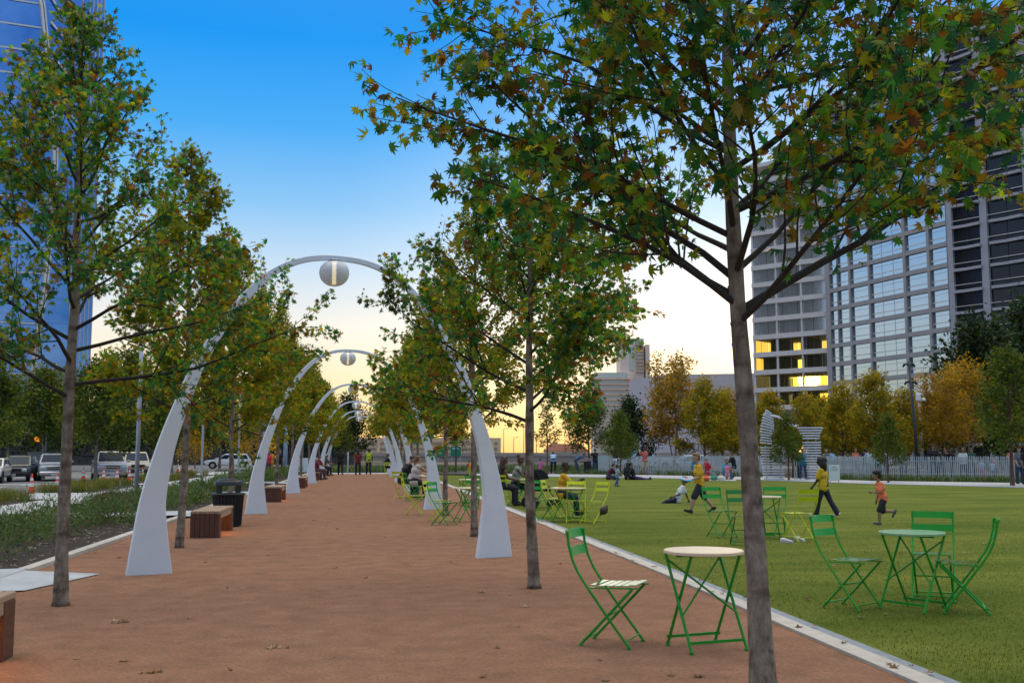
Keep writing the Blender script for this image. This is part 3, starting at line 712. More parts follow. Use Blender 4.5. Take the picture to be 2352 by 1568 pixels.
AL = ['nearest white arch spanning the path with a globe lamp', 'second white arch of the row, behind the litter bin', 'third white arch of the row over the path', 'fourth white arch of the row over the path', 'fifth white arch of the row over the path', 'farthest white arch at the end of the path']
for (x, y), lab in zip(AY, AL):
    a = thing('lamp_arch', lab, 'arch', (x, y, 0), math.atan2(1.546, 4.384), 'white lamp arches over the path')
    obj('arch_band', arch_me, a); obj('lamp_bracket', br_me, a, (ARCH_W * .485, 0, 0.02)); g = obj('globe', gl_me, a, (ARCH_W * .485, 0, .075)); obj('lamp_tube', tb_me, g)
# ------------------------------------------------------------------ benches
m_wood = mat('oiled_hardwood', (.070, .026, .014), .55, color2=(.13, .05, .025), scale=5, stretch=(8, 1, 8), bump=.2, bscale=40)
m_woodtop = mat('weathered_bench_top', (.30, .20, .13), .65, color2=(.42, .31, .22), scale=4, stretch=(10, .8, 8), bump=.2, bscale=40)
m_warm = mat('warm_light_strip', (1, .7, .3), .5, emit=(1.0, .40, .08), estr=20)
def bench_meshes():
    top = MB()
    for i in range(6): top.box((-.205 + i * .082, 0, .435), (.074, 2.0, .05), bev=.006)
    end = MB()
    for i in range(6): end.box((-.205 + i * .082, 0, .205), (.080, .24, .408), bev=.005)
    ap = MB(); ap.box((0, 0, .366), (.05, 1.5, .085), bev=.004)
    ls = MB(); ls.box((0, 0, .352), (.03, 1.3, .012))
    return top.mesh('seat_slats', m_woodtop), end.mesh('end_block', m_wood), ap.mesh('apron', m_woodtop), ls.mesh('light_strip', m_warm)
bt, be, ba, bl = bench_meshes()
BL = ['wooden bench cut off by the lower left corner', 'wooden bench in front of the litter bin', 'wooden bench beside the second arch leg', 'wooden bench beside the third arch leg', 'far wooden bench a person in dark red sits on', 'farthest wooden bench by the last arches']
for (y, lab) in zip((7.3, 20.2, 33.9, 46.8, 60, 70.5), BL):
    b = thing('park_bench', lab, 'bench', (-2.74, y, 0), 0, 'wooden benches between the arches')
    obj('seat_slats', bt, b); obj('end_block', be, b, (0, -.87, 0)); obj('end_block', be, b, (0, .87, 0)); obj('apron', ba, b, (.215, 0, 0)); obj('apron', ba, b, (-.215, 0, 0)); obj('light_strip', bl, b, (.12, 0, 0))
# ------------------------------------------------------------------ litter bin
m_black = mat('black_powder_coat', (.018, .024, .028), .35, noise=.15, scale=10)
m_liner = mat('bin_liner', (.008, .009, .010), .7)
def litter_bin(x, y, label):
    t = thing('litter_bin', label, 'bin', (x, y, 0))
    b = MB(); b.lathe([(.20, .0), (.245, .02), (.285, .62), (.255, .62), (.22, .05)], n=28); b.build('liner', m_liner, t)
    s_ = MB()
    for k in range(26):
        a = 2 * math.pi * k / 26; c_, n_ = math.cos(a), math.sin(a)
        s_.tube([(.255 * c_, .255 * n_, .02), (.272 * c_, .272 * n_, .3), (.297 * c_, .297 * n_, .62)], .019, 4, flat=.5)
    s_.build('slatted_body', m_black, t)
    r_ = MB(); r_.lathe([(.26, .60), (.315, .61), (.338, .635), (.338, .655), (.30, .668), (.26, .668)], n=32); r_.build('rim', m_black, t, True)
    for k in range(4):
        a = k * math.pi / 2 + .8; c_, n_ = math.cos(a), math.sin(a)
        MB().tube([(.262 * c_, .262 * n_, .66), (.262 * c_, .262 * n_, .86)], .05, 4, flat=.35).build('hood_post', m_black, t)
    h = MB(); h.lathe([(.285, .82), (.285, .87), (.26, .91), (.17, .945), (.06, .955), (.0, .956)], n=28, cap=False); h.lathe([(.27, .815), (.285, .82)], n=28, cap=False); h.build('hood', m_black, t, True)
litter_bin(-2.72, 22.2, 'black slatted litter bin with domed hood behind a bench')
# ------------------------------------------------------------------ folding chairs and tables
m_green = mat('green_painted_metal', (.006, .29, .012), .42, noise=.06, scale=14)
m_lime = mat('lime_painted_metal', (.55, .64, .008), .45, noise=.06, scale=14)
GLOSS = {}
def gloss(m, nm):
    c_ = m.node_tree.nodes['Principled BSDF'].inputs['Base Color'].default_value
    if nm not in GLOSS: GLOSS[nm] = mat(nm + '_gloss_enamel', COLS[nm], .22, spec=.7, coat=1.0, noise=.05, scale=14)
    return GLOSS[nm]
COLS = {'green': (.012, .30, .03), 'lime': (.55, .64, .02), 'dark': (.006, .20, .02)}
m_green_shade = mat('shaded_green_painted_metal', (.005, .18, .014), .45, noise=.06, scale=14)  # darker copy of the chair green, shadow side put into the colour
def bar(mb, pts, wd=.011, n=6): mb.tube(pts, wd, n)
def chair_meshes(m, nm):
    # y = forward; y 0 at the back edge of the seat
    W2 = .195; out = {}
    s_ = MB()
    for i in range(6):
        y = .03 + i * .062; s_.box((0, y, .452 + .012 * (i / 5) + (.006 if i in (0, 5) else .0)), (2 * W2 - .035, .05, .006), bev=.002)
    for x in (-1, 1): s_.box((x * (W2 - .03), .185, .441), (.02, .37, .012), rx=.03)
    out['seat'] = s_.mesh(nm + '_seat', gloss(m, nm))
    for q_, (z0, y0) in enumerate(((.83, -.172), (.70, -.142))):
        b = MB(); k = 8
        for i in range(k):
            xa, xb = -W2 - .012 + (2 * W2 + .024) * i / k, -W2 - .012 + (2 * W2 + .024) * (i + 1) / k
            ca, cb_ = -.022 * (1 - (xa / W2) ** 2), -.022 * (1 - (xb / W2) ** 2); hz = .034; tl = .010
            q = [(xa, y0 + ca + tl, z0 - hz), (xb, y0 + cb_ + tl, z0 - hz), (xb, y0 + cb_ - tl, z0 + hz), (xa, y0 + ca - tl, z0 + hz)]
            q2 = [(x_, y_ - .006, z_) for x_, y_, z_ in q]
            b.add(q + q2, [(0, 1, 2, 3), (7, 6, 5, 4), (0, 4, 5, 1), (2, 6, 7, 3)] + ([(0, 3, 7, 4)] if i == 0 else []) + ([(1, 5, 6, 2)] if i == k - 1 else []))
        out['back%d' % q_] = b.mesh(nm + '_back_slat', m)
    lg = MB(); bar(lg, [(0, -.168, .855), (0, -.160, .76), (0, -.132, .65), (0, -.085, .55), (0, -.02, .455), (0, .15, .222), (0, .315, .012)]); lg.tube([(0, .303, .0), (0, .318, .02)], .015, 6)
    out['long'] = lg.mesh(nm + '_long_leg', m)
    sh = MB(); bar(sh, [(0, .335, .44), (0, .13, .225), (0, -.075, .012)]); sh.tube([(0, -.068, .0), (0, -.078, .02)], .015, 6)
    out['short'] = sh.mesh(nm + '_short_leg', m)
    st = MB(); bar(st, [(-W2, 0, 0), (W2, 0, 0)], .0075); out['bar'] = st.mesh(nm + '_stretcher', m)
    return out
CH = {'green': chair_meshes(m_green, 'green'), 'lime': chair_meshes(m_lime, 'lime'), 'dark': chair_meshes(m_green_shade, 'dark')}
GRP_C = 'folding bistro chairs'
def chair(kind, back, front, label, at=None):
    "back / front: ground points under the rear and the front feet; the chair faces from one to the other"
    b, f_ = Vector(back), Vector(front); d = (f_ - b); c_ = (b + f_) / 2 if at is None else Vector(at)
    rz = math.atan2(-d.x, d.y); d.normalize()
    t = thing('folding_chair', label, 'chair', (c_.x - d.x * .12, c_.y - d.y * .12, -.012 if c_.x > 3.9 else 0), rz, GRP_C)
    k = CH[kind]; W2 = .195
    obj('seat', k['seat'], t); obj('back_slat', k['back0'], t); obj('back_slat', k['back1'], t)
    for s_ in (-1, 1):
        obj('leg', k['long'], t, (s_ * W2, 0, 0)); obj('leg', k['short'], t, (s_ * (W2 - .024), 0, 0))
    obj('stretcher', k['bar'], t, (0, .28, .055)); obj('stretcher', k['bar'], t, (0, -.04, .055)); obj('stretcher', k['bar'], t, (0, .14, .235))
    return t
m_top = mat('pale_green_table_top', (.24, .46, .24), .22, noise=.05, scale=10)
m_topw = mat('cream_table_top', (.80, .66, .46), .22, noise=.05, scale=10)
def table_meshes(rad, m, mt, nm):
    out = {}
    tp_ = MB(); tp_.lathe([(rad - .012, .700), (rad, .704), (rad, .722), (rad - .006, .727), (0.001, .727)], n=48); out['top'] = tp_.mesh(nm + '_top', mt, False)
    a = rad * .78
    l1 = MB(); bar(l1, [(0, -.20, .01), (0, .17, .70)], .0115); l1.tube([(0, -.193, 0), (0, -.2, .02)], .016, 6); out['leg'] = l1.mesh(nm + '_leg', m)
    b = MB(); b.box((0, 0, 0), (2 * a, .008, .022)); out['bar'] = b.mesh(nm + '_stretcher', m)
    br = MB(); bar(br, [(-a, .15, .655), (a, -.075, .26)], .008); out['brace'] = br.mesh(nm + '_brace', m)
    out['a'] = a
    return out
TB = {'green': table_meshes(.30, m_green, m_top, 'green'), 'cream': table_meshes(.30, m_green, m_topw, 'cream'), 'big': table_meshes(.39, m_green, m_topw, 'big')}
def table(kind, c_, along, label):
    d = Vector(along); rz = math.atan2(d.y, d.x)
    t = thing('bistro_table', label, 'table', (c_[0], c_[1], -.012 if c_[0] > 3.9 else 0), rz, 'round bistro tables')
    k = TB[kind]; a = k['a']
    obj('table_top', k['top'], t)
    for s_ in (-1, 1):
        obj('leg', k['leg'], t, (s_ * a, 0, 0)); obj('leg', k['leg'], t, (s_ * (a - .025), 0, 0), math.pi)
    obj('stretcher', k['bar'], t, (0, -.165, .075)); obj('stretcher', k['bar'], t, (0, .165, .075)); obj('stretcher', k['bar'], t, (0, 0, .69))
    obj('brace', k['brace'], t); obj('brace', k['brace'], t, (0, 0, 0)).scale = (-1, 1, 1)
    return t
def zq(ox, oy, s): return lambda x, y, z=0.0: G((ox + x / s) / 1.0884, (oy + y / s) / 1.0884, z)
z3, z4, z5, zc, z2, z4b = zq(1250, 1050, 2.386), zq(1900, 1050, 2.386), zq(1240, 1080, 6.03), zq(1780, 1150, 6.817), zq(600, 850, 2.851), zq(950, 1080, 6.03)
def along(p, q): return (q - p)
chair('green', z3(525, 1323), z3(812, 1343), 'empty green chair on the path nearest the round cream table')
table('cream', z3(1225, 1358), along(z3(1003, 1340), z3(1275, 1320)), 'round cream topped table on the path beside the closest trunk')
chair('green', z4(440, 1100), z4(652, 1125), 'green chair left of the green table on the near lawn')
table('green', z4(922, 1122), along(z4(745, 1130), z4(1018, 1168)), 'round pale green table at the right on the near lawn')
chair('green', z4(1048, 1040), z4(1030, 1085), 'green chair standing behind the pale green table, facing the camera')
chair('green', z4(1355, 1140), z4(1100, 1128), 'green chair right of the pale green table, seen from the side')
# middle of the lawn
chair('green', G(1632, 1228), G(1684, 1234), 'bright green chair on the lawn in front of the boy carrying a disc')
chair('dark', G(1694, 1243), G(1722, 1254), 'green chair darkened for its shadow side, half hidden by the closest trunk')
table('cream', zc(900, 1320), along(zc(880, 1275), zc(1060, 1282)), 'round table on the lawn right behind the closest trunk')
chair('green', zc(1090, 1262), zc(1040, 1312), 'green chair facing the camera behind the lawn table')
chair('lime', zc(1660, 1375), zc(1310, 1335), 'lime chair with pale sunlit back beside white sneakers')
# table of the sitting boy
table('big', z5(1095, 1335), along(z5(890, 1310), z5(1180, 1335)), 'table the boy in yellow leans on')
chair('lime', z5(780, 1285), z5(1010, 1290), 'lime chair the boy at the table sits on')
chair('lime', z5(1215, 1320), z5(1195, 1375), 'lime chair tucked in at the near side of the boys table')
chair('lime', z5(1590, 1355), z5(1345, 1370), 'lime chair left of the flying brown ball')
chair('green', z5(560, 1330), z5(800, 1350), 'green chair half hidden by the second oak trunk on the lawn')
# two women
table('green', z5(450, 1095), along(z5(380, 1095), z5(520, 1085)), 'dark green table in front of the woman with a bun')
chair('lime', z5(40, 1110), z5(180, 1095), 'lime chair behind the right arch foot carrying the long haired woman')
chair('green', z5(190, 1090), z5(380, 1090), 'green chair the woman with a hair bun sits on')
# couple and empty chairs on the path
chair('lime', z4b(395, 1240), z4b(630, 1240), 'lime chair standing alone on the path, facing right')
chair('green', z4b(800, 1390), z4b(1130, 1400), 'green chair at the table on the path left of the arch foot')
chair('lime', z4b(760, 1345), z4b(1000, 1350), 'lime chair directly behind the green chair on the path')
table('cream', z4b(1290, 1350), along(z4b(1100, 1320), z4b(1300, 1370)), 'round table on the path between two oak trunks')
table('cream', G(1077, 1160), (1, .2, 0), 'farther round table behind the trunks at the kerb')
chair('green', G(1088, 1166), G(1080, 1172), 'green chair facing the camera at the farther table by the kerb')
chair('lime', z4b(215, 1000), z4b(440, 985), 'lime chair the man in black sits on')
chair('green', z4b(480, 1185), z4b(740, 1180), 'green chair the blonde woman sits on', at=G(950, 1150))
table('cream', G(976, 1146), (1, .3, 0), 'table before the couple, mostly behind the second arch foot')
chair('lime', G(888, 1090.5), G(893, 1092.5), 'far lime chair of the person in navy at the path end')
chair('lime', G(1088, 1090), G(1083, 1093), 'tiny lime chair beside the child at the far lawn edge')
# ------------------------------------------------------------------ ball, disc, sneakers, stroller
m_ball = mat('brown_leather', (.05, .035, .018), .6, noise=.2, scale=30, bump=.3, bscale=120)
mb = MB(); pr = [(.001 + .082 * math.sin(math.pi * i / 14) ** 1.25, -.135 + .27 * i / 14) for i in range(15)]; mb.lathe(pr, n=18)
p = P((1240 + 1625 / 6.03) / 1.0884, (1080 + 1175 / 6.03) / 1.0884, 21.5)
b = mb.build('football', m_ball, None, True, p); b.rotation_euler = (R(10), R(38), R(-8)); tag(b, 'brown leather football in the air right of the lime chair', 'ball')
m_white = mat('white_rubber', (.60, .60, .62), .6, noise=.05)
def sneaker(p, rz, label):
    t = thing('sneaker', label, 'shoe', p, rz, 'white sneakers under the lime chair'); t.scale = (.85, .85, .85)
    s_ = MB()
    for y, w_, h_ in ((-.11, .03, .07), (-.08, .037, .085), (-.03, .036, .085), (.03, .04, .06), (.08, .043, .045), (.115, .034, .034), (.13, .02, .022)):
        for a in range(10):
            an = 2 * math.pi * a / 10; s_.v.append((w_ * math.cos(an), y, max(0, h_ / 2 + h_ / 2 * math.sin(an)) + .012))
    for i in range(6):
        for a in range(10):
            j = (a + 1) % 10; s_.f.append((i * 10 + a, i * 10 + j, i * 10 + 10 + j, i * 10 + 10 + a)); s_.m.append(0)
    s_.f += [tuple(range(10)), tuple(reversed(range(60, 70)))]; s_.m += [0, 0]
    s_.build('upper', m_white, t, True)
    MB().box((0, .01, .008), (.082, .25, .016), bev=.006).build('sole', mat('grey_sole', (.5, .5, .5), .8), t)
sneaker(zc(1265, 1395, 0) + Vector((0, 0, -.01)), -1.9, 'white sneaker at the left leg of the lime chair')
sneaker(zc(1485, 1365, 0) + Vector((0, 0, -.01)), -2.6, 'white sneaker under the seat of the lime chair')
m_rub = mat('black_rubber', (.012, .012, .012), .8)
m_cloth = mat('black_stroller_cloth', (.010, .011, .014), .9)
def stroller(p, rz):
    t = thing('stroller', 'black stroller behind the second oak trunk beside the sitting boy', 'stroller', p, rz)
    f_ = MB()
    for x in (-.22, .22):
        f_.tube([(x, -.42, 1.02), (x, -.36, 1.04), (x, -.25, .9), (x, .05, .5), (x, .38, .12)], .016, 6); f_.tube([(x, -.36, .1), (x, -.1, .42), (x, .12, .58)], .016, 6)
    f_.tube([(-.22, -.42, 1.02), (.22, -.42, 1.02)], .02, 8); f_.tube([(-.22, -.36, .1), (.22, -.36, .1)], .012, 6); f_.build('frame', m_black, t)
    s_ = MB(); s_.box((0, .02, .46), (.36, .36, .05), bev=.02); s_.box((0, -.17, .68), (.36, .05, .46), rx=R(18), bev=.02); s_.build('seat', m_cloth, t)
    h = MB(); k = 9
    for i in range(k):
        a0, a1 = R(10 + 130 * i / k), R(10 + 130 * (i + 1) / k)
        q = [(-.2, -.22 + .34 * math.cos(a0), .72 + .3 * math.sin(a0)), (.2, -.22 + .34 * math.cos(a0), .72 + .3 * math.sin(a0)), (.2, -.22 + .34 * math.cos(a1), .72 + .3 * math.sin(a1)), (-.2, -.22 + .34 * math.cos(a1), .72 + .3 * math.sin(a1))]
        h.add(q, [(0, 1, 2, 3)]); c_ = (-.2, -.22, .72); h.add([c_, q[0], q[3]], [(0, 1, 2)]); h.add([(.2, -.22, .72), q[1], q[2]], [(0, 2, 1)])
    h.build('canopy', m_cloth, t)
    for x, y, r_ in ((-.24, -.36, .14), (.24, -.36, .14), (-.2, .38, .1), (.2, .38, .1)):
        w_ = MB()
        for i in range(16):
            pass
        w_.tube([(x - .02, y, r_), (x + .02, y, r_)], r_, 18); w_.build('wheel', m_rub, t)
stroller(z5(690, 1130), R(-70))
# ------------------------------------------------------------------ traffic cones
m_cone = mat('orange_cone_plastic', (.85, .075, .012), .5, noise=.08, scale=10)
m_coneb = mat('reflective_white_band', (.75, .77, .8), .4)
def cone_meshes():
    b = MB(); b.box((0, 0, .02), (.38, .38, .04), bev=.02)
    c_ = MB(); c_.lathe([(.135, .04), (.128, .10), (.03, .86), (.02, .90), (.001, .905)], n=20)
    rs = []
    for z0, z1 in ((.34, .50), (.60, .72)):
        r_ = lambda z: .130 - (z - .10) * (.098 / .76) + .003
        m_ = MB(); m_.lathe([(r_(z0), z0), (r_(z1), z1)], n=20, cap=False); rs.append(m_.mesh('band', m_coneb, True))
    return b.mesh('cone_base', m_rub), c_.mesh('cone_body', m_cone, True), rs
cb_, cc_, cr_ = cone_meshes()
CO = [(71.7, 1131.3, 'behind the first tuft of verge grass'), (131, 1125.7, 'standing alone just left of the near left trunk'), (190.6, 1101.8, 'by the rear wheel of the pickup truck'), (237.7, 1104.6, 'in front of the silver grille'), (268.6, 1106.7, 'below the headlight of the big silver car'), (296.8, 1102.5, 'left of the grey pole'), (327, 1100.4, 'right of the grey pole'), (409, 1082.8, 'left of the second oak trunk'), (430.6, 1084.4, 'right of the second oak trunk')]
for u, v, l in CO:
    t = thing('traffic_cone', 'orange traffic cone with white bands, ' + l, 'traffic cone', G(u, v, -.26), 0, 'traffic cones along the road')
    if t.location.x > -14: t.location.z = -.235
    else: t.location.z = -.33
    obj('base', cb_, t); obj('body', cc_, t)
    for r_ in cr_: obj('band', r_, t)
# ------------------------------------------------------------------ poles, signals
m_pole = mat('galvanised_pole', (.42, .47, .54), .45, metal=.2, noise=.06, scale=4)
m_bluepole = mat('pale_blue_column', (.30, .44, .60), .5, noise=.05, scale=3)
def pole(nm, p, h, r_, label, m, group=None, head=True):
    t = thing(nm, label, 'pole', p, 0, group)
    MB().tube([(0, 0, 0), (0, 0, h)], [r_, r_ * .8], 14).build('shaft', m, t, True)
    MB().lathe([(r_ * 2, 0), (r_ * 2, .03), (r_ * 1.25, .05)], n=14).build('base_plate', m, t)
    if head:
        a = MB(); a.tube([(0, 0, h - .05), (.35, 0, h + .25), (1.1, 0, h + .32)], [r_ * .6, r_ * .5, r_ * .4], 8); a.build('arm', m, t, True)
        MB().box((1.35, 0, h + .32), (.62, .26, .10), bev=.04).build('lamp_head', m, t)
    return t
g = 'street light poles along the sidewalk'
def base(u, v, z): q = G(u, v, z); return q
pole('street_light', base(312, 1155, .0), 6.4, .066, 'tall grey street light pole left of the nearest arch leg', m_pole, g)
pole('street_light', base(462.7, 1107, -.1), 6.4, .07, 'grey street light pole between the two trunks left of the bin', m_pole, g)
pole('street_light', base(547, 1093.5, -.1), 6.4, .07, 'grey street light pole in front of the white car', m_pole, g)
pole('street_light', P(664, 1041, 92) * Vector((1, 1, 0)) if False else Vector((P(695, 1041, 90).x, P(695, 1041, 90).y, -.1)), 6.0, .06, 'thin pale pole behind the white barrier', m_pole, g)
pole('column', Vector((P(609, 1041, 74).x, P(609, 1041, 74).y, -.1)), 5.2, .16, 'pale blue column left of the woman in red', m_bluepole, 'pale blue columns', False)
pole('column', Vector((P(655.5, 1041, 78).x, P(655.5, 1041, 78).y, -.1)), 4.8, .16, 'pale blue column right of the man in dark clothes', m_bluepole, 'pale blue columns', False)
pole('bollard', Vector((P(799.5, 1041, 79).x, P(799.5, 1041, 79).y, 0)), 1.55, .045, 'slim white post at the end of the path', m_pole, None, False)
sp = Vector((P(101, 1041, 76).x, P(101, 1041, 76).y, -.3))
t = thing('traffic_signal', 'blue grey signal pole with a lit orange pedestrian signal', 'traffic signal', sp)
MB().tube([(0, 0, 0), (0, 0, 6.2)], [.15, .10], 12).build('pole', m_bluepole, t, True)
a = MB(); a.tube([(0, 0, 5.6), (-.9, 0, 5.9), (4.6, 0, 6.0)], [.07, .07, .05], 8); a.build('mast_arm', m_bluepole, t, True)
for x in (2.2, 4.2):
    h = MB().box((x, -.05, 5.75), (.34, .24, .95), bev=.04).build('signal_head', mat('signal_yellow', (.35, .22, .03), .5), t)
    for k, c_ in enumerate(((.25, .01, .01), (.2, .12, .01), (.01, .12, .05))):
        MB().tube([(x, -.175, 6.05 - k * .3), (x, -.24, 6.05 - k * .3)], .11, 14).build('signal_lens', mat('lens%d' % k, c_, .3), h)
h = MB().box((-.45, -.1, 2.75), (.5, .3, .46), bev=.03).build('walk_signal', m_black, t)
MB().box((-.45, -.262, 2.75), (.36, .02, .34), bev=.01).build('signal_lens', mat('orange_hand_light', (.5, .2, .02), .4, emit=(1, .30, .02), estr=1.0), h)
t = thing('utility_box', 'grey utility cabinet behind the parked cars', 'cabinet', Vector((P(85, 1041, 78).x, P(85, 1041, 78).y, -.33)))
MB().box((0, 0, .95), (1.05, .7, 1.7), bev=.03).build('cabinet_body', mat('cabinet_grey', (.22, .24, .25), .6, noise=.1), t); MB().box((0, 0, 1.83), (1.15, .8, .06), bev=.02).build('cabinet_lid', mat('cabinet_grey', (.2, .2, .2)), t); MB().box((0, 0, .05), (1.2, .85, .1)).build('plinth', m_conc, t)
# white barrier with green marks
t = thing('barrier_banner', 'white barrier banner with two green stripes behind the bed', 'barrier', Vector((P(701, 1041, 83).x, P(701, 1041, 83).y, 0)), -.05)
m_ban = mat('white_banner', (.62, .70, .76), .7, noise=.04)
MB().box((0, 0, .55), (1.95, .03, 1.05)).build('panel', m_ban, t); MB().tube([(-.97, 0, 1.08), (.97, 0, 1.08)], .025, 8).build('rail', m_pole, t)
for s_ in (-.95, .95): MB().box((s_, 0, .5), (.05, .3, 1.0)).build('foot', m_pole, t)
mg = mat('banner_green', (.02, .25, .12), .7)
for z_ in (.38, .24): MB().box((-.33, -.0185, z_), (.42, .004, .07)).build('green_stripe', mg, t)
# ------------------------------------------------------------------ fence, gateway, lamp post, sign
m_fence = mat('pale_fence_paint', (.46, .53, .54), .6, noise=.08, scale=6)
def fence(pts, n, label, solid=0):
    "pickets along a polyline of ground points; top 1.27 m"
    L = [0]
    for i in range(len(pts) - 1): L.append(L[-1] + (pts[i + 1] - pts[i]).length)
    o = pts[0]; t = thing('picket_fence', label, 'fence', o)
    mb = MB(); rl = MB()
    def at(s_):
        for i in range(len(pts) - 1):
            if s_ <= L[i + 1] or i == len(pts) - 2:
                q = (s_ - L[i]) / (L[i + 1] - L[i]); return pts[i] + (pts[i + 1] - pts[i]) * q, (pts[i + 1] - pts[i]).normalized()
    rd = random.Random(7)
    for k in range(n):
        p, d = at(L[-1] * (k + .5) / n); q = p - o; a = math.atan2(d.y, d.x)
        lean = rd.uniform(-.03, .05); h = 1.25 + rd.uniform(-.015, .02); wd = (L[-1] / n) * (.44 if k >= solid else .93)
        mb.box((q.x, q.y, .04 + h / 2), (wd, .035, h), rz=a, ry=lean)
    mb.build('slats', m_fence, t)
    for z_ in (.35, 1.05):
        r_ = [(p - o) + Vector((0, 0, z_)) for p in pts]
        nrm = Vector((-(pts[-1] - pts[0]).y, (pts[-1] - pts[0]).x, 0)).normalized() * .05
        MB().tube([q + nrm for q in r_], .028, 4).build('rail', m_fence, t)
    m = int(L[-1] / 2.6) + 1
    for k in range(m + 1):
        p, d = at(L[-1] * k / m); q = p - o
        MB().box((q.x + nrm.x * 1.6, q.y + nrm.y * 1.6, .56), (.07, .07, 1.12), rz=math.atan2(d.y, d.x)).build('post', m_pole, t)
    return t
gf = [G(1374, 1087.2), G(1500, 1088.5), G(1620, 1091), G(1749, 1094.5)]
fence(gf, 112, 'pale picket fence along the lawn left of the slatted gateway, solid at its left end', 6)
gf2 = [G(1894, 1098), G(2010, 1101), G(2170, 1102.3), G(2330, 1103)]
fence(gf2, 108, 'pale picket fence along the lawn right of the slatted gateway')
m_slat = mat('white_slat', (.66, .70, .76), .5, noise=.05, scale=4)
gp = P(1820, 1041, 59.5); gate = thing('slatted_gateway', 'white gateway of stacked curving horizontal slats by the lawn walk', 'gateway', (gp.x, gp.y, 0), -YAW - .10)
M_PX = 59.5 / F_PX / 1.0884 / 6.534       # metres per zoomed pixel
gx = lambda x: (x - 660) * M_PX
gz = lambda y: (1195 - y) * M_PX
def tower(rows, nm, dep, seed):
    "rows: (zoom y, left x, right x, tilt); stacked planks with real depth"
    rd = random.Random(seed); mb = MB(); ys = [r_[0] for r_ in rows]
    y = ys[0]; k = 0
    while y > ys[-1]:
        yy_ = ys[::-1]; l = np.interp(y, yy_, [r_[1] for r_ in rows][::-1]); r_ = np.interp(y, yy_, [q[2] for q in rows][::-1]); tl = np.interp(y, yy_, [q[3] for q in rows][::-1])
        off = rd.uniform(-8, 8)
        mb.box(((gx(l) + gx(r_)) / 2, 0, gz(y)), (gx(r_ + off) - gx(l - off), dep, .068), ry=tl)
        y -= 42; k += 1
    mb.build(nm, m_slat, gate)
tower([(1180, 205, 505, 0), (1000, 180, 515, 0), (640, 165, 545, .02)], 'lower_slats', .75, 1)
tower([(600, 165, 315, .10), (450, 160, 330, .18), (300, 180, 380, .35), (180, 210, 370, .5), (95, 245, 340, .62)], 'upper_slats', .6, 2)
tower([(1180, 905, 1040, 0), (900, 880, 1085, 0), (560, 840, 1100, 0)], 'lower_slats', .75, 3)
tower([(525, 840, 1085, 0), (430, 800, 1110, 0), (325, 735, 1170, 0)], 'upper_slats', .7, 4)
up = MB()
for x, z1 in ((250, 640), (470, 640), (930, 520), (1055, 520), (700, 640), (735, 560)):
    up.box((gx(x), .32, gz(z1) / 2), (.05, .05, gz(z1)))
up.build('uprights', m_fence, gate)
ar = MB(); ar.tube([(gx(320), 0, gz(150)), (gx(450), .1, gz(175)), (gx(560), .1, gz(260)), (gx(680), .05, gz(315)), (gx(740), 0, gz(330))], .06, 6); ar.build('curved_tie', m_slat, gate)
# white information board
p = G(1917, 1108.5); t = thing('information_board', 'white information board at the fence right of the gateway', 'sign', (p.x, p.y, 0), -YAW - .2)
m_board = mat('white_board', (.62, .70, .72), .6)
MB().box((0, 0, .5), (.52, .03, .78), bev=.006).build('panel', m_board, t)
for s_ in (-.2, .2): MB().box((s_, .03, .3), (.035, .03, .6)).build('leg', m_pole, t)
mt_ = mat('grey_print', (.25, .28, .30), .7)
for k, (z_, w_) in enumerate(((.80, .26), (.765, .22), (.70, .34), (.672, .36), (.644, .33), (.616, .35))): MB().box((0, -.0175, z_), (w_, .004, .016 if k < 2 else .008)).build('print_line', mt_, t)
# dark lamp post with cameras
p = P(2106, 1041, 63); t = thing('lamp_post', 'dark lamp post with double arms and a white camera box above the crowd', 'lamp post', (p.x, p.y, 0), -YAW)
m_dkpole = mat('charcoal_pole', (.022, .028, .036), .45)
MB().tube([(0, 0, 0), (-.05, 0, 3.0), (-.28, 0, 6.85)], [.10, .09, .065], 12).build('shaft', m_dkpole, t, True)
for z_, x_ in ((6.6, -.27), (5.55, -.2)):
    for s_ in (-1, 1):
        a = MB(); a.tube([(x_, 0, z_), (x_ + s_ * .12, 0, z_ + .12), (x_ + s_ * .26, 0, z_ + .10), (x_ + s_ * .36, 0, z_ - .06)], [.04, .06, .085, .05], 8); a.build('lamp_arm', m_dkpole, t, True)
m_wbox = mat('white_enclosure', (.7, .74, .78), .4)
MB().box((.18, -.05, 4.75), (.26, .2, .42), bev=.03).build('control_box', m_wbox, t)
a = MB(); a.tube([(.30, -.05, 4.95), (.42, -.05, 4.95), (.48, -.05, 4.82)], .03, 8); a.lathe([(.02, .12), (.09, .08), (.13, -.08)], (.5, -.05, 4.6), 14); c_ = a.build('dome_camera', m_wbox, t, True); MB().ball((.5, -.05, 4.5), (.10, .10, .10), 12, 8).build('camera_lens', m_dkpole, c_, True)
MB().tube([(.18, -.05, 4.54), (.18, -.05, 4.2)], .02, 6).build('antenna', m_wbox, t)
p = P(2117, 1041, 92); t = pole('street_light', Vector((p.x, p.y, 0)), 8.2, .16, 'pale grey pole behind the dark lamp post', m_pole, None, False)
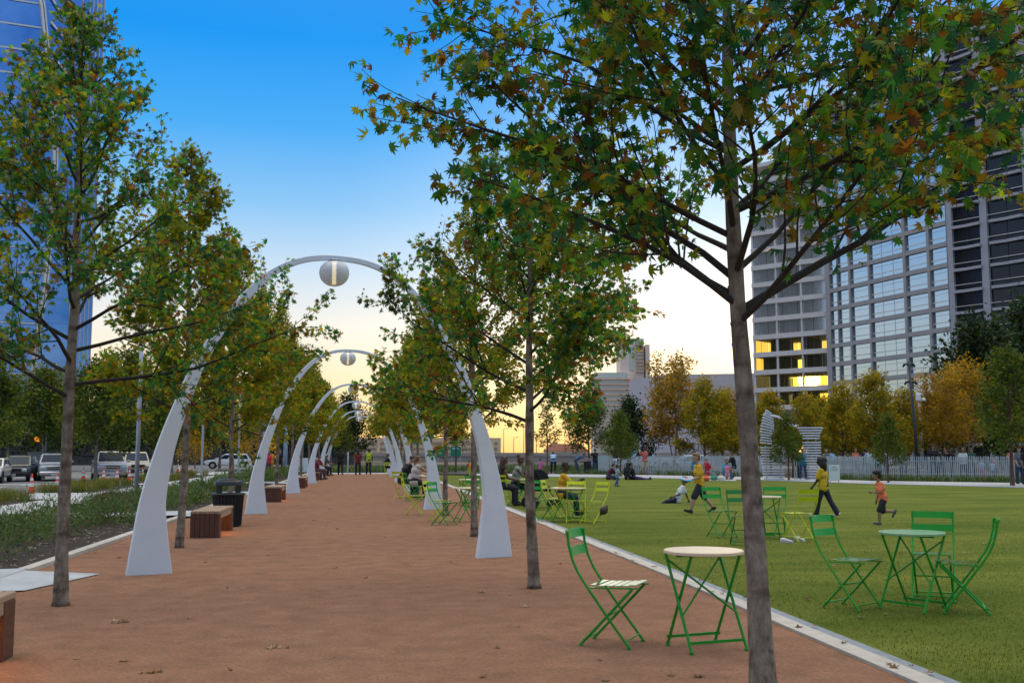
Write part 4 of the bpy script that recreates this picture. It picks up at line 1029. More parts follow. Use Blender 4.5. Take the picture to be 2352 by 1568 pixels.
# loudspeakers on a stand
p = P(1419, 1041, 70); t = thing('speaker_stand', 'pair of black loudspeakers on a stand before the fence', 'loudspeakers', (p.x, p.y, 0), -YAW)
MB().tube([(0, 0, .55), (0, 0, 1.3)], .03, 8).build('pole', m_black, t)
for k in range(3): MB().tube([(0, 0, .7), (.4 * math.cos(2.1 * k), .4 * math.sin(2.1 * k), 0)], .018, 6).build('leg', m_black, t)
for s_ in (-.18, .2):
    b = MB().box((s_, 0, 1.42), (.29, .28, .56), bev=.03).build('speaker_box', m_black, t); MB().tube([(s_, -.145, 1.5), (s_, -.16, 1.5)], .10, 14).build('driver', m_rub, b)
# dark grill post by the fence end
p = P(1349, 1041, 80); t = thing('barbecue_post', 'dark boxy grill stand by the bending man', 'grill', (p.x, p.y, 0)); MB().box((0, 0, .45), (.5, .4, .9), bev=.03).build('stand', m_black, t); MB().box((-.35, 0, .82), (.5, .35, .06), bev=.02).build('tray', m_black, t)
# ------------------------------------------------------------------ buildings
m_glassb = mat('blue_mirror_glass', (.07, .22, .52), .05, metal=.9, color2=(.24, .44, .74), scale=.06)
m_glassd = mat('dark_mirror_glass', (.012, .016, .024), .06, spec=.5)
m_glassl = mat('pale_mirror_glass', (.46, .60, .72), .05, metal=.95)
m_glassw = mat('pale_office_glass', (.82, .92, .96), .08, metal=.85)
m_blk = mat('dark_core', (.012, .014, .018), .5)
m_stone = mat('office_precast', (.36, .355, .36), .75, noise=.06, scale=.6)
m_stone2 = mat('office_precast_wing', (.40, .40, .43), .75, noise=.06, scale=.6)  # slightly lighter, cooler precast for the balcony wing
m_blind = mat('pale_window_strip', (.70, .70, .66), .5)
m_litw = mat('sunlit_window', (.85, .80, .42), .10, metal=.85, emit=(1.0, .75, .20), estr=.06)
m_band = mat('pale_slab', (.70, .66, .63), .7, noise=.05, scale=.5)
m_fin = mat('pale_fin', (.45, .47, .50), .5, metal=.2)
m_trim = mat('metal_fin', (.66, .62, .56), .3, metal=.7)
# right tower: curtain wall facade L -> Rr, then the darker balcony side to the right
PL, PR = P(1912, 1041, 222), P(2193, 1041, 190)
PL.z = PR.z = 0
fx = (PR - PL).normalized(); FL = (PR - PL).length
tower_b = thing('office_tower', 'tall office tower with gridded mirror glass facade and dark balcony side', 'office building', PL, math.atan2(fx.y, fx.x))
fn = Vector((fx.y, -fx.x, 0))     # outward (towards the park)
def s_at(u):
    r, fw = ray(u, 784); a = Vector((r.x, r.y, 0))
    # (a*t - PL) . fn = 0
    tt = PL.dot(fn) / a.dot(fn); return (a * tt - PL).dot(fx)
cols = [s_at(u) for u in (1912.5, 1929.5, 1931, 1956.5, 1960.5, 2002, 2006, 2084, 2090, 2140, 2146, 2187)]
bays = [(cols[i], cols[i + 1]) for i in range(0, 12, 2)]
NR, PITCHZ, Z0 = 16, 3.86, 8.6
core = MB(); core.box((FL / 2, 12, 37.5), (FL - .2, 22.6, 75)); core.build('core', m_blk, tower_b)
wl = MB()
edges = [-.25] + [(bays[i][1] + bays[i + 1][0]) / 2 for i in range(5)] + [FL + .1]
prev = -.25
for i, (a, b) in enumerate(bays):
    wl.box(((prev + a) / 2, 0, 37), (a - prev, .8, 74)); prev = b
wl.box(((prev + FL + .6) / 2, 0, 37), (FL + .6 - prev, .8, 74))
for k in range(NR + 3):
    z_ = Z0 - 3.86 + k * PITCHZ - .42
    for (a, b) in bays: wl.box(((a + b) / 2, .02, z_), (b - a - .004, .74, .84))
wl.build('wall', m_stone, tower_b)
for i, (a, b) in enumerate(bays):
    me = MB().box((0, 0, 0), (b - a - .02, .06, PITCHZ - .86)).mesh('window', m_glassl if i < 99 else m_glassb)
    sm = MB().box((0, -.05, -.62), (b - a - .03, .03, .20)).mesh('blind_strip', m_blind)
    fm = MB()
    for q in np.linspace(-.5, .5, 2 + (2 if b - a > 6 else 0))[1:-1]: fm.box((q * (b - a), -.045, 0), (.05, .03, PITCHZ - .88))
    fm.box((0, -.045, .75), (b - a - .03, .02, .05)); fmm = fm.mesh('mullion', mat('mullion_grey', (.2, .24, .28), .4))
    for k in range(NR):
        z_ = Z0 + k * PITCHZ + (PITCHZ - .86) / 2 + .01
        w_ = obj('window', me, tower_b, ((a + b) / 2, .12, z_)); obj('blind_strip', sm, w_); obj('mullion', fmm, w_)
# balcony side
P2 = P(2420, 1041, 176); P2.z = 0
e2 = P2 - PR; Ld = e2.length; an2 = math.atan2(e2.y, e2.x)
side = thing('office_tower_wing', 'shaded wing of the tower with dark bay windows and white balcony slabs', 'office building', PR + e2.normalized() * .75, an2)
MB().box((Ld / 2, 9, 40), (Ld - .2, 16, 80)).build('core', m_blk, side)
sw = MB()
cx_ = [(-.1, .9), (6.2, 7.5), (14.2, 15.4)]
for a, b in cx_: sw.box(((a + b) / 2, -.15, 40), (b - a, 1.0, 80))
for k in range(20):
    z_ = 3 + k * PITCHZ
    for (a, b) in ((.9, 6.2), (7.5, 14.2)):
        sw.box(((a + b) / 2 - 1.2, -.5, z_), ((b - a) / 2 - .1, .9, .5), rz=.12); sw.box(((a + b) / 2 + 1.3, -.55, z_ + .003), ((b - a) / 2 + .5, .9, .496), rz=-.12)
sw.build('wall', m_stone2, side)
for (a, b) in ((.9, 6.2), (7.5, 14.2)):
    me = MB().box((0, 0, 0), (b - a - .02, .06, PITCHZ - .6)).mesh('bay_window', m_glassd); hr = MB().tube([(-(b - a) / 2, -.55, -.75), ((b - a) / 2, -.55, -.75)], .09, 6).mesh('balcony_rail', m_trim)
    vm = MB()
    vm.box((0, -.06, 0), (.12, .06, PITCHZ - .62))
    vmm = vm.mesh('mullion', m_blk)
    for k in range(19):
        w_ = obj('bay_window', me, side, ((a + b) / 2, -.05, 3 + k * PITCHZ + PITCHZ / 2)); obj('balcony_rail', hr, w_); obj('mullion', vmm, w_)
# banded office, storeys one can see through where the sun shines in
QL, QR = P(1735, 1041, 236), P(1911, 1041, 224); QL.z = QR.z = 0
qx = (QR - QL).normalized(); QW = (QR - QL).length
band = thing('banded_office', 'office with pale floor bands and glass storeys the low sun shines through', 'office building', QL, math.atan2(qx.y, qx.x))
sl = MB(); zf = [3.6 + k * 3.9 for k in range(16)]
for z_ in zf: sl.box((QW / 2, 6, z_), (QW, 12, 1.05))
sl.build('floor_bands', m_band, band)
cr = MB()
OPEN = (2, 3, 4, 5)
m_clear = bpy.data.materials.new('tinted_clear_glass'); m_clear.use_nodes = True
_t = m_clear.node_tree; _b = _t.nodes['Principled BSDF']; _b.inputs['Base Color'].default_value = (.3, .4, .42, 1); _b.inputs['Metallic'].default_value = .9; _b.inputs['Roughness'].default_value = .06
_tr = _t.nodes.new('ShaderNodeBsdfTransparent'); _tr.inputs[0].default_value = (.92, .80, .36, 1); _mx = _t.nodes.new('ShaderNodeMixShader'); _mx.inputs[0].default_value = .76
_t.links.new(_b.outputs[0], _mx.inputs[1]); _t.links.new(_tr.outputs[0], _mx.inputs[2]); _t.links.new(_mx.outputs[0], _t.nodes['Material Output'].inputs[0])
for k in range(15):
    z0_, z1_ = zf[k] + .525, zf[k + 1] - .525
    if k in OPEN:
        for xc, wd in {2: ((2.2, 3.0), (9.5, 3.5)), 3: ((3.1, 1.2),), 4: ((1.6, 1.5), (5.2, 2.0), (12.5, 3.5)), 5: ((4.0, 2.4), (11, 2.0))}[k]: cr.box((xc, 6, (z0_ + z1_) / 2), (wd, 6, z1_ - z0_ - .004))
    else: cr.box((QW / 2, 6.4, (z0_ + z1_) / 2), (QW - 1.2, 10.4, z1_ - z0_ - .004))
cr.build('core', mat('office_interior', (.10, .11, .10), .7), band)
cl = MB()
for x in (.25, QW * .33, QW * .66, QW - .25): cl.box((x, .35, 32), (.4, .4, 58))
cl.build('columns', m_band, band)
rdm = random.Random(4)
for k in range(15):
    z0_, z1_ = zf[k] + .525, zf[k + 1] - .525
    for j in range(5):
        a, b = QW * j / 5 + .04, QW * (j + 1) / 5 - .04
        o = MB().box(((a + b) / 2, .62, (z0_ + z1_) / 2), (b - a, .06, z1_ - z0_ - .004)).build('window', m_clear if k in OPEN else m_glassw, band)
        f_ = MB()
        for q in (.5,): f_.box((a + (b - a) * q, .57, (z0_ + z1_) / 2), (.07, .05, z1_ - z0_ - .01))
        f_.build('mullion', m_stone, o)
rf = MB(); rf.box((QW / 2, 6, zf[15] + 3.4), (QW + 2.4, 14, .9)); rf.build('roof_canopy', m_band, band)
MB().box((QW / 2 + 2, 7, zf[15] + 1.7), (QW - 6, 8, 2.5)).build('penthouse', m_glassb, band)
# grey windowless block
a0, a1 = P(1447, 1041, 285), P(1740, 1041, 262); a0.z = a1.z = 0; ex = (a1 - a0).normalized(); AWd = (a1 - a0).length
mus = thing('museum_block', 'plain grey lavender block with a sloping roofline and one strip window', 'building', a0, math.atan2(ex.y, ex.x))
zt = lambda u, v, Z: P(u, v, Z).z
h0, h1, h2 = zt(1447, 874, 285), zt(1530, 860, 278), zt(1735, 857, 262); sx = (P(1530, 1041, 278) - a0).dot(ex)
mb = MB(); pts = [(0, 0), (AWd, 0), (AWd, h2), (sx, h1), (0, h0)]
mb.add([(x, 0, z) for x, z in pts] + [(x, 22, z) for x, z in pts], [(0, 1, 2, 3, 4), (9, 8, 7, 6, 5)] + [(i, i + 5, (i + 1) % 5 + 5, (i + 1) % 5) for i in range(5)])
mb.build('wall', mat('grey_lavender_panel', (.62, .58, .60), .8, noise=.03, scale=.02), mus)
sa = (P(1497, 1041, 281) - a0).dot(ex); sb = (P(1566, 1041, 275) - a0).dot(ex)
MB().box(((sa + sb) / 2, -.1, zt(1530, 922, 278)), (sb - sa, .25, 1.15)).build('strip_window', mat('glow_glass', (.5, .52, .35), .15, metal=.5), mus)
# apartment tower with balcony lines
b0, b1 = P(1364, 1041, 420), P(1497, 1041, 420); b0.z = b1.z = 0; bx = (b1 - b0).normalized(); BW = (b1 - b0).length
apt = thing('apartment_tower', 'distant apartment tower with pinkish balcony lines', 'apartment building', b0, math.atan2(bx.y, bx.x))
m_apt = mat('apartment_plaster', (.72, .60, .52), .8, noise=.06, scale=.2); m_aptg = mat('apartment_glass', (.50, .62, .58), .25, metal=.4); m_aptl = mat('balcony_edge', (.78, .50, .40), .7)
zt4 = lambda v: P(1430, v, 420).z
hl, ht = zt4(858), zt4(775)
w1 = BW * (95 / 133)
mb = MB(); mb.box((w1 / 2, 10, hl / 2), (w1 - .4, 19, hl)); mb.box((BW * .70, 12, ht / 2), (BW * .42, 16, ht)); mb.box((BW * .965, 11, zt4(790) / 2), (BW * .07, 18, zt4(790))); mb.build('wall', m_apt, apt)
nfl = 13
for k in range(nfl):
    z_ = 6 + k * (hl - 6) / nfl
    MB().box((w1 * .42, .35, z_ + 1.55), (w1 * .80, .3, 2.0)).build('window_band', m_aptg, apt)
    MB().box((w1 * .45, -.25, z_), (w1 * .92, 1.5, .55)).build('balcony', m_aptl, apt)
for k in range(9):
    z_ = hl + 1.2 + k * (ht - hl - 2) / 9
    MB().box((BW * .83, 3.9, z_ + 1.2), (BW * .13, .3, 1.7)).build('window_band', m_aptg, apt); MB().box((BW * .83, 3.5, z_), (BW * .15, 1.0, .4)).build('balcony', m_aptl, apt)
MB().box((BW * .685, 3.9, (hl + ht) / 2 - 1), (BW * .06, .25, ht - hl - 5)).build('stair_glass', m_aptg, apt)
# beige building and overpass beyond the path end
c0, c1 = P(812, 1041, 330), P(1150, 1041, 330); c0.z = c1.z = 0; cxv = (c1 - c0).normalized(); CW = (c1 - c0).length
bei = thing('parking_structure', 'long beige concrete parking structure beyond the end of the path', 'building', c0, math.atan2(cxv.y, cxv.x))
m_bei = mat('hazed_beige_concrete', (.72, .54, .37), .85, noise=.06, scale=.15); m_beid = mat('beige_opening', (.40, .31, .23), .8)  # beige concrete lightened in colour to stand for horizon haze
hb = P(1000, 1005, 330).z
MB().box((CW / 2, 8, hb / 2), (CW, 14, hb)).build('wall', m_bei, bei)
for k in range(3):
    MB().box((CW / 2, .9, 1.2 + k * 1.75), (CW - 2, .3, .6)).build('opening', m_beid, bei)
for k in range(9): MB().box((CW * (k + .5) / 9, .75, hb / 2), (1.1, .5, hb - .3)).build('pier', m_bei, bei)
d0 = P(860, 1041, 210); d0.z = 0
ovr = thing('overpass', 'low concrete highway deck running across the far horizon', 'bridge', d0, -YAW)
MB().box((60, 0, .55), (180, 9, 1.1)).build('deck', mat('overpass_concrete', (.40, .34, .29), .85, noise=.06, scale=.2), ovr); MB().box((60, -4.6, 1.25), (180, .2, .7)).build('parapet', mat('overpass_concrete', (.4, .34, .29)), ovr)
m_sign = mat('highway_green', (.010, .22, .12), .5)
for u, lab in ((1015, 'green highway sign left of the thin tree'), (1047, 'green highway sign right of the thin tree')):
    p = P(u, 1041, 190); t = thing('highway_sign', lab, 'sign', (p.x, p.y, 0), -YAW); zz = P(u, 1036, 190).z
    MB().box((0, 0, zz), (1.9, .15, 1.7), bev=.05).build('panel', m_sign, t)
    for s_ in (-.7, .7): MB().box((s_, .14, zz / 2), (.16, .12, zz)).build('post', m_pole, t)
    MB().box((0, -.08, zz + .5), (1.2, .01, .2)).build('white_mark', m_board, t)
for i, (u, vt) in enumerate(((1157, 985), (1180, 1005), (1203, 980), (1232, 1000), (1298, 1000), (1120, 1008))):
    p = P(u, 1041, 230); t = thing('highway_light', 'thin far highway light pole against the yellow sky, %s from the left' % ordn[[1, 2, 3, 4, 5, 0][i]], 'pole', (p.x, p.y, 0), -YAW, 'far highway light poles'); h = P(u, vt, 230).z
    MB().tube([(0, 0, 0), (0, 0, h)], [.10, .06], 6).build('shaft', m_dkpole, t); MB().tube([(0, 0, h), (1.0, 0, h + .2)], .05, 5).build('arm', m_dkpole, t)
for u, vt, wd, lab, cc in ((1274, 1014, 9, 'far domed tower on the horizon', (.25, .16, .10)), (1291, 1019, 6, 'smaller pale domed tower on the horizon', (.45, .40, .42))):
    p = P(u, 1041, 520); t = thing('water_tower', lab, 'tower', (p.x, p.y, 0)); h = P(u, vt, 520).z; r_ = wd * 520 / F_PX
    mb = MB(); mb.lathe([(r_, 0), (r_, h * .62), (r_ * 1.05, h * .64), (r_ * .86, h * .85), (r_ * .4, h * .97), (.02, h)], n=16); mb.build('tank', mat('tower%d' % u, cc, .8), t)
    MB().box((0, 0, h * .1), (r_ * 2.6, r_ * 2.6, h * .2)).build('base', m_bei, t)
p = P(1300, 1041, 420); t = thing('far_house', 'low reddish roofed building on the horizon', 'building', (p.x, p.y, 0)); MB().box((0, 0, 1.2), (16, 8, 2.4)).build('wall', m_bei, t)
mb = MB(); mb.add([(-8.4, -4.3, 2.4), (8.4, -4.3, 2.4), (8.4, 4.3, 2.4), (-8.4, 4.3, 2.4), (-6, 0, 5.2), (6, 0, 5.2)], [(0, 1, 5, 4), (2, 3, 4, 5), (1, 2, 5), (3, 0, 4), (3, 2, 1, 0)]); mb.build('roof', mat('red_roof', (.25, .09, .05), .8), t)
# left glass tower
gb = thing('glass_tower', 'blue mirror glass tower with bright diagonal edges and vertical fins', 'skyscraper', (P(200, 1041, 170).x, P(200, 1041, 170).y, 0), -YAW + .42)
TH = 120; k_ = 170 / F_PX
X = lambda u: (u - 200) * k_
MB().box((X(95) , 13, TH / 2), (-2 * X(95) - .3, 25, TH)).build('core', m_blk, gb)
# the main facade in floor-high glass bands left of the slanted edge, a facet of sloping glass to its right
def edge_u(z):      # slanted edge
    v = V_HOR - (z - CAM_H) / k_
    return np.interp(v, [-400, 0, 150, 300, 400, 650, 760, 1041], [-30, 60, 80, 100, 104, 95, 84, 60])
for k in range(28):
    z0_, z1_ = 2 + k * 4.0, 2 + k * 4.0 + 3.55
    xe = X(edge_u((z0_ + z1_) / 2))
    MB().box(((X(-120) + xe) / 2, .2, (z0_ + z1_) / 2), (xe - X(-120), .12, z1_ - z0_)).build('glass_band', m_glassb, gb)
    MB().box(((X(-120) + xe) / 2, .12, z1_ + .22), (xe - X(-120), .25, .30)).build('floor_line', mat('floor_line', (.55, .6, .66), .4, metal=.4), gb)
    x1_ = X(166); 
    MB().box(((xe + x1_) / 2 + .2, .55, (z0_ + z1_) / 2 + .2), (x1_ - xe - .3, .12, 3.97), rx=0).build('facet_glass', m_glassb, gb)
eb_ = MB()
zs_ = np.linspace(1, TH, 24)
eb_.tube([(X(edge_u(z)), -.1, z) for z in zs_], .32, 5); eb_.tube([(X(edge_u(z) + 7), -.1, z) for z in zs_], .2, 5); eb_.build('slanted_edge', m_trim, gb)
for i, (ua, va, ub, vb) in enumerate(((70, 0, 108, 55), (82, 70, 128, 120), (92, 150, 155, 215), (100, 240, 160, 300), (104, 330, 165, 395), (100, 440, 165, 500), (98, 560, 165, 620), (105, 0, 150, 70))):
    MB().tube([(X(ua), -.25, P(ua, va, 170).z), (X(ub), -.25, P(ub, vb, 170).z)], .16, 5).build('diagonal_rib', m_trim, gb)
for i, u in enumerate((150, 166, 174, 182, 190, 198)):
    MB().box((X(u), -.15, TH / 2), (.16, .35, TH)).build('fin', m_fin, gb)
MB().box((X(182), .25, TH / 2), (X(199) - X(165), .1, TH)).build('fin_glass', m_glassb, gb)
mb = MB(); mb.tube([(X(235), -2, 2), (X(262), -2, P(262, 900, 168).z)], .3, 6); mb.tube([(X(190), -2, P(190, 1015, 168).z), (X(218), -2, P(218, 905, 168).z)], .28, 6); mb.build('sloping_brace', m_trim, gb)
lo = thing('street_building', 'low dark street front behind the trees across the road', 'building', (P(330, 1041, 165).x, P(330, 1041, 165).y, -.3), -YAW + .1)
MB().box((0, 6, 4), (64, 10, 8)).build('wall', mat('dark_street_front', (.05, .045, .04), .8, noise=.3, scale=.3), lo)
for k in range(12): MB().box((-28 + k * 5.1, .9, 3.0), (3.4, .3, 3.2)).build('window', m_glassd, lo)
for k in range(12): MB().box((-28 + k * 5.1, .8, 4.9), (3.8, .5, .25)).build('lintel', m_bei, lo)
# ------------------------------------------------------------------ vehicles
m_carglass = mat('car_glass', (.012, .030, .055), .12, spec=.12)
m_chrome = mat('chrome', (.6, .62, .65), .15, metal=1)
m_tyre = mat('tyre', (.012, .012, .013), .85)
m_lamp = mat('headlamp_glass', (.55, .60, .62), .1, spec=.8)
m_trimk = mat('black_plastic', (.02, .02, .022), .6)
def loft(mb, secs, mi=0):
    n = len(secs[0]); o = len(mb.v)
    for s_ in secs: mb.v += s_
    for i in range(len(secs) - 1):
        for k in range(n):
            j = (k + 1) % n; mb.f.append((o + i * n + k, o + (i + 1) * n + k, o + (i + 1) * n + j, o + i * n + j)); mb.m.append(mi)
    mb.f.append(tuple(o + k for k in range(n))); mb.m.append(mi)
    mb.f.append(tuple(o + (len(secs) - 1) * n + k for k in reversed(range(n)))); mb.m.append(mi)
def car(label, p, rz, paint, L, W, H, belt, hood, hoodz, roof, z_b=.32, wr=.36, kind='suv', grille='bar', signal=False, s=1.0, paint2=None):
    "y forward; roof = (rear y, front y) of the roof, cabin foot from rear to windscreen base at hood"
    t = thing('parked_car' if kind != 'pickup' else 'pickup_truck', label, 'car' if kind != 'pickup' else 'pickup', p, rz, 'cars waiting on the road'); t.scale = (s, s, s)
    hw = W / 2; f0 = L / 2; r0_ = -L / 2; hy = f0 - hood
    def sec(y, zb, zt, w_):
        return [(-w_ * .86, y, zb), (-w_, y, zb + .12), (-w_, y, (zb + zt) / 2), (-w_ * .985, y, zt - .14), (-w_ * .90, y, zt), (w_ * .90, y, zt), (w_ * .985, y, zt - .14), (w_, y, (zb + zt) / 2), (w_, y, zb + .12), (w_ * .86, y, zb)]
    mb = MB(); bz = belt if kind != 'pickup' else belt
    loft(mb, [sec(r0_, z_b + .15, bz - .1, hw * .90), sec(r0_ + .08, z_b, bz, hw * .97), sec(r0_ + .5, z_b, bz, hw), sec(hy - .05, z_b, bz, hw), sec(hy + .1, z_b, hoodz + .04, hw), sec(f0 - .35, z_b, hoodz - .02, hw * .98), sec(f0 - .08, z_b, hoodz - .10, hw * .93), sec(f0, z_b + .12, hoodz - .20, hw * .86)])
    mb.build('body', paint, t, True).data.set_sharp_from_angle(angle=R(32))
    c0, c1 = r0_ + (.12 if kind != 'pickup' else L * .36), hy + .12
    def cabin(nm, a0, a1, b0, b1, z0, z1, wi, wt, m):
        c_ = MB(); q0 = [(-wi, a0, z0), (wi, a0, z0), (wi, a1, z0), (-wi, a1, z0)]; q1 = [(-wt, b0, z1), (wt, b0, z1), (wt, b1, z1), (-wt, b1, z1)]
        q2 = [(-wt * .9, b0 + .1, z1 + .05), (wt * .9, b0 + .1, z1 + .05), (wt * .9, b1 - .12, z1 + .05), (-wt * .9, b1 - .12, z1 + .05)]
        c_.add(q0 + q1 + q2, [(0, 1, 5, 4), (1, 2, 6, 5), (2, 3, 7, 6), (3, 0, 4, 7), (4, 5, 9, 8), (5, 6, 10, 9), (6, 7, 11, 10), (7, 4, 8, 11), (8, 9, 10, 11)])
        return c_.build(nm, m, t), q0, q1
    rb, rf = roof
    ob, q0, q1 = cabin('cabin', c0, c1, rb, rf, bz - .002, H - .05, hw * .93, hw * .76, paint)
    def pane(nm, A, B, C, D, off, u0, u1, w0, w1, m=m_carglass):
        A, B, C, D = map(Vector, (A, B, C, D)); f_ = lambda u, w_: (A.lerp(B, u)).lerp(D.lerp(C, u), w_)
        nn = (B - A).cross(D - A).normalized() * off
        pts = [f_(u0, w0), f_(u1, w0), f_(u1, w1), f_(u0, w1)]
        mb_ = MB().add([q + nn for q in pts] + [q - nn * .5 for q in pts], [(0, 1, 2, 3), (0, 4, 5, 1), (1, 5, 6, 2), (2, 6, 7, 3), (3, 7, 4, 0)]); return mb_.build(nm, m, t)
    pane('windscreen', q0[2], q0[3], q1[3], q1[2], .012, .05, .95, .12, .94)
    pane('rear_window', q0[0], q0[1], q1[1], q1[0], .012, .10, .90, .25, .9)
    cuts = [(.05, .30), (.34, .62), (.66, .93)] if kind == 'suv' else [(.08, .46), (.52, .92)]
    for (a, b) in cuts:
        pane('side_window', q0[1], q0[2], q1[2], q1[1], .012, a, b, .16, .88); pane('side_window', q0[3], q0[0], q1[0], q1[3], .012, 1 - b, 1 - a, .16, .88)
    if kind == 'pickup' and paint2:
        c2, _, _ = cabin('camper_shell', r0_ + .06, c0 - .02, r0_ + .16, c0 - .05, bz - .002, H - .12, hw * .95, hw * .84, paint2)
    for sx in (-1, 1):
        for y in (r0_ + L * .19, f0 - L * .175):
            w_ = MB(); w_.tube([(sx * (hw - .22), y, wr), (sx * (hw - .04), y, wr), (sx * (hw + .005), y, wr)], [wr, wr, wr * .93], 20); wo = w_.build('wheel', m_tyre, t, True); wo.data.set_sharp_from_angle(angle=R(40))
            r_ = MB(); r_.tube([(sx * (hw + .004), y, wr), (sx * (hw + .014), y, wr)], wr * .60, 14)
            r_.build('rim', m_chrome, wo)
        MB().tube([(sx * (hw - .08), f0 - L * .175, wr + .03), (sx * (hw + .003), f0 - L * .175, wr + .03)], wr * 1.16, 18).build('wheel_arch', m_trimk, t); MB().tube([(sx * (hw - .08), r0_ + L * .19, wr + .03), (sx * (hw + .003), r0_ + L * .19, wr + .03)], wr * 1.16, 18).build('wheel_arch', m_trimk, t)
        MB().box((sx * hw * .70, f0 - .05, hoodz - .27), (hw * .34, .16, .19), bev=.04).build('headlight', m_lamp, t)
        MB().box((sx * (hw + .10), hy - .12, bz + .10), (.2, .1, .15), bev=.04).build('wing_mirror', paint, t)
    if signal: MB().box((-hw * .78, f0 + .03, hoodz - .50), (.3, .05, .12), bev=.02).build('turn_signal', mat('amber_signal', (.6, .25, .02), .3, emit=(1, .45, .02), estr=3), t)
    g_ = MB().box((0, f0 - .005, hoodz - .28), (hw * .95, .06, .24), bev=.02).build('grille', m_chrome if grille != 'dark' else m_trimk, t)
    for z_ in (-.055, .055): MB().box((0, f0 + .02, hoodz - .28 + z_), (hw * .86, .03, .075)).build('grille_slot', m_trimk, g_)
    MB().box((0, f0 + .01, z_b + .18), (W * .93, .18, .24), bev=.05).build('bumper', m_chrome if grille == 'chrome' else (m_trimk if grille == 'dark' else paint), t)
    MB().box((0, f0 + .11, z_b + .12), (.33, .02, .16)).build('number_plate', mat('plate', (.5, .55, .6), .5), t)
    return t
pa = lambda n_, c_: mat('paint_' + n_, c_, .25, coat=.8, noise=.02, scale=3)
def vpos(u, Z, z=-.33): q = P(u, 1041, Z); return Vector((q.x, q.y, z))
car('dark blue car with headlights off, second from the left edge', vpos(46, 70), R(188), pa('navy', (.012, .018, .032)), 4.5, 1.82, 1.66, 1.02, 1.15, 1.0, (-1.7, .25), grille='dark')
car('white car cut off by the left edge', vpos(-17, 66), R(188), pa('white', (.62, .63, .62)), 4.6, 1.8, 1.5, .95, 1.2, .92, (-1.5, .2), kind='sedan', grille='dark')
car('silver pickup with white camper shell and glowing turn signal', vpos(125, 72), R(196), pa('silver', (.36, .40, .45)), 5.7, 1.95, 1.78, 1.15, 1.5, 1.12, (-.55, .75), kind='pickup', grille='chrome', signal=True, paint2=pa('white', (.6, .6, .6)))
car('large silver sport utility car with chrome grille left of the grey pole', vpos(252, 73), R(198), pa('silvergrey', (.40, .43, .46)), 5.2, 2.0, 1.93, 1.18, 1.35, 1.16, (-2.3, .55), grille='chrome')
car('tan car mostly hidden behind the large silver one', vpos(312, 82), R(196), pa('tan', (.42, .36, .25)), 5.0, 1.95, 1.9, 1.15, 1.3, 1.13, (-2.2, .5), grille='dark')
car('white car crossing at the end of the street, seen from the side', vpos(525, 118, -.2), R(94), pa('pearl', (.62, .66, .70)), 5.0, 1.85, 1.62, .98, 1.1, .95, (-2.0, .35), grille='dark')
car('white truck parked behind the fence, its cab above the pickets', vpos(1478, 98, -.1), R(95), pa('truckwhite', (.60, .64, .68)), 5.6, 1.95, 1.85, 1.15, 1.4, 1.1, (-.55, .75), kind='pickup', grille='chrome')
car('light car behind the fence right of the white truck', vpos(1580, 99, -.2), R(92), pa('lightgrey', (.5, .52, .55)), 4.5, 1.8, 1.5, .95, 1.1, .92, (-1.6, .2), kind='sedan', grille='dark')
# ------------------------------------------------------------------ people
SKINS = {'dark': (.055, .028, .018), 'brown': (.13, .068, .042), 'light': (.42, .24, .17), 'tan': (.27, .15, .10)}
HAIRC = {'black': (.008, .007, .007), 'brown': (.035, .018, .010), 'blond': (.15, .09, .035), 'auburn': (.07, .025, .014), 'grey': (.25, .24, .23)}
FAB = {}
def fabric(c_):
    k = tuple(round(x, 3) for x in c_)
    if k not in FAB: FAB[k] = mat('fabric_%d' % len(FAB), c_, .85, noise=.12, scale=9, bump=.25, bscale=14)
    return FAB[k]
def skin(n): return mat('skin_' + n, SKINS[n], .5, noise=.06, scale=12)
m_eye = mat('eye_dark', (.012, .010, .010), .25); m_lip = mat('lip', (.16, .05, .045), .5)
PENDING = []
class Caps:
    "tapered capsules that a voxel remesh fuses into one skin"
    def __init__(s): s.mb = MB()
    def c(s, a, b, r0, r1=None, n=12):
        r1 = r0 if r1 is None else r1; a = Vector(a); b = Vector(b); d = b - a; L = d.length
        if L < 1e-6: s.mb.ball(a, (r0, r0, r0), n, 8); return s
        d /= L; pts = []; rad = []
        for k in range(4):
            t = -math.pi / 2 + math.pi / 2 * (k + .35) / 4.35; pts.append(a + d * (r0 * math.sin(t))); rad.append(r0 * math.cos(t))
        pts.append(a); rad.append(r0); pts.append(b); rad.append(r1)
        for k in range(4):
            t = math.pi / 2 * (k + 1) / 4.35; pts.append(b + d * (r1 * math.sin(t))); rad.append(r1 * math.cos(t))
        s.mb.tube(pts, rad, n); return s
    def e(s, c_, r3, n=14): s.mb.ball(c_, r3, n, 10); return s
def fuse(o, vox, it=4):
    m = o.modifiers.new('remesh', 'REMESH'); m.mode = 'VOXEL'; m.voxel_size = vox; m.use_smooth_shade = True
    k = o.modifiers.new('smooth', 'SMOOTH'); k.iterations = it; k.factor = .5
    PENDING.append((o, None)); return o
def rot(v, axis, a): return Matrix.Rotation(a, 3, axis) @ Vector(v)
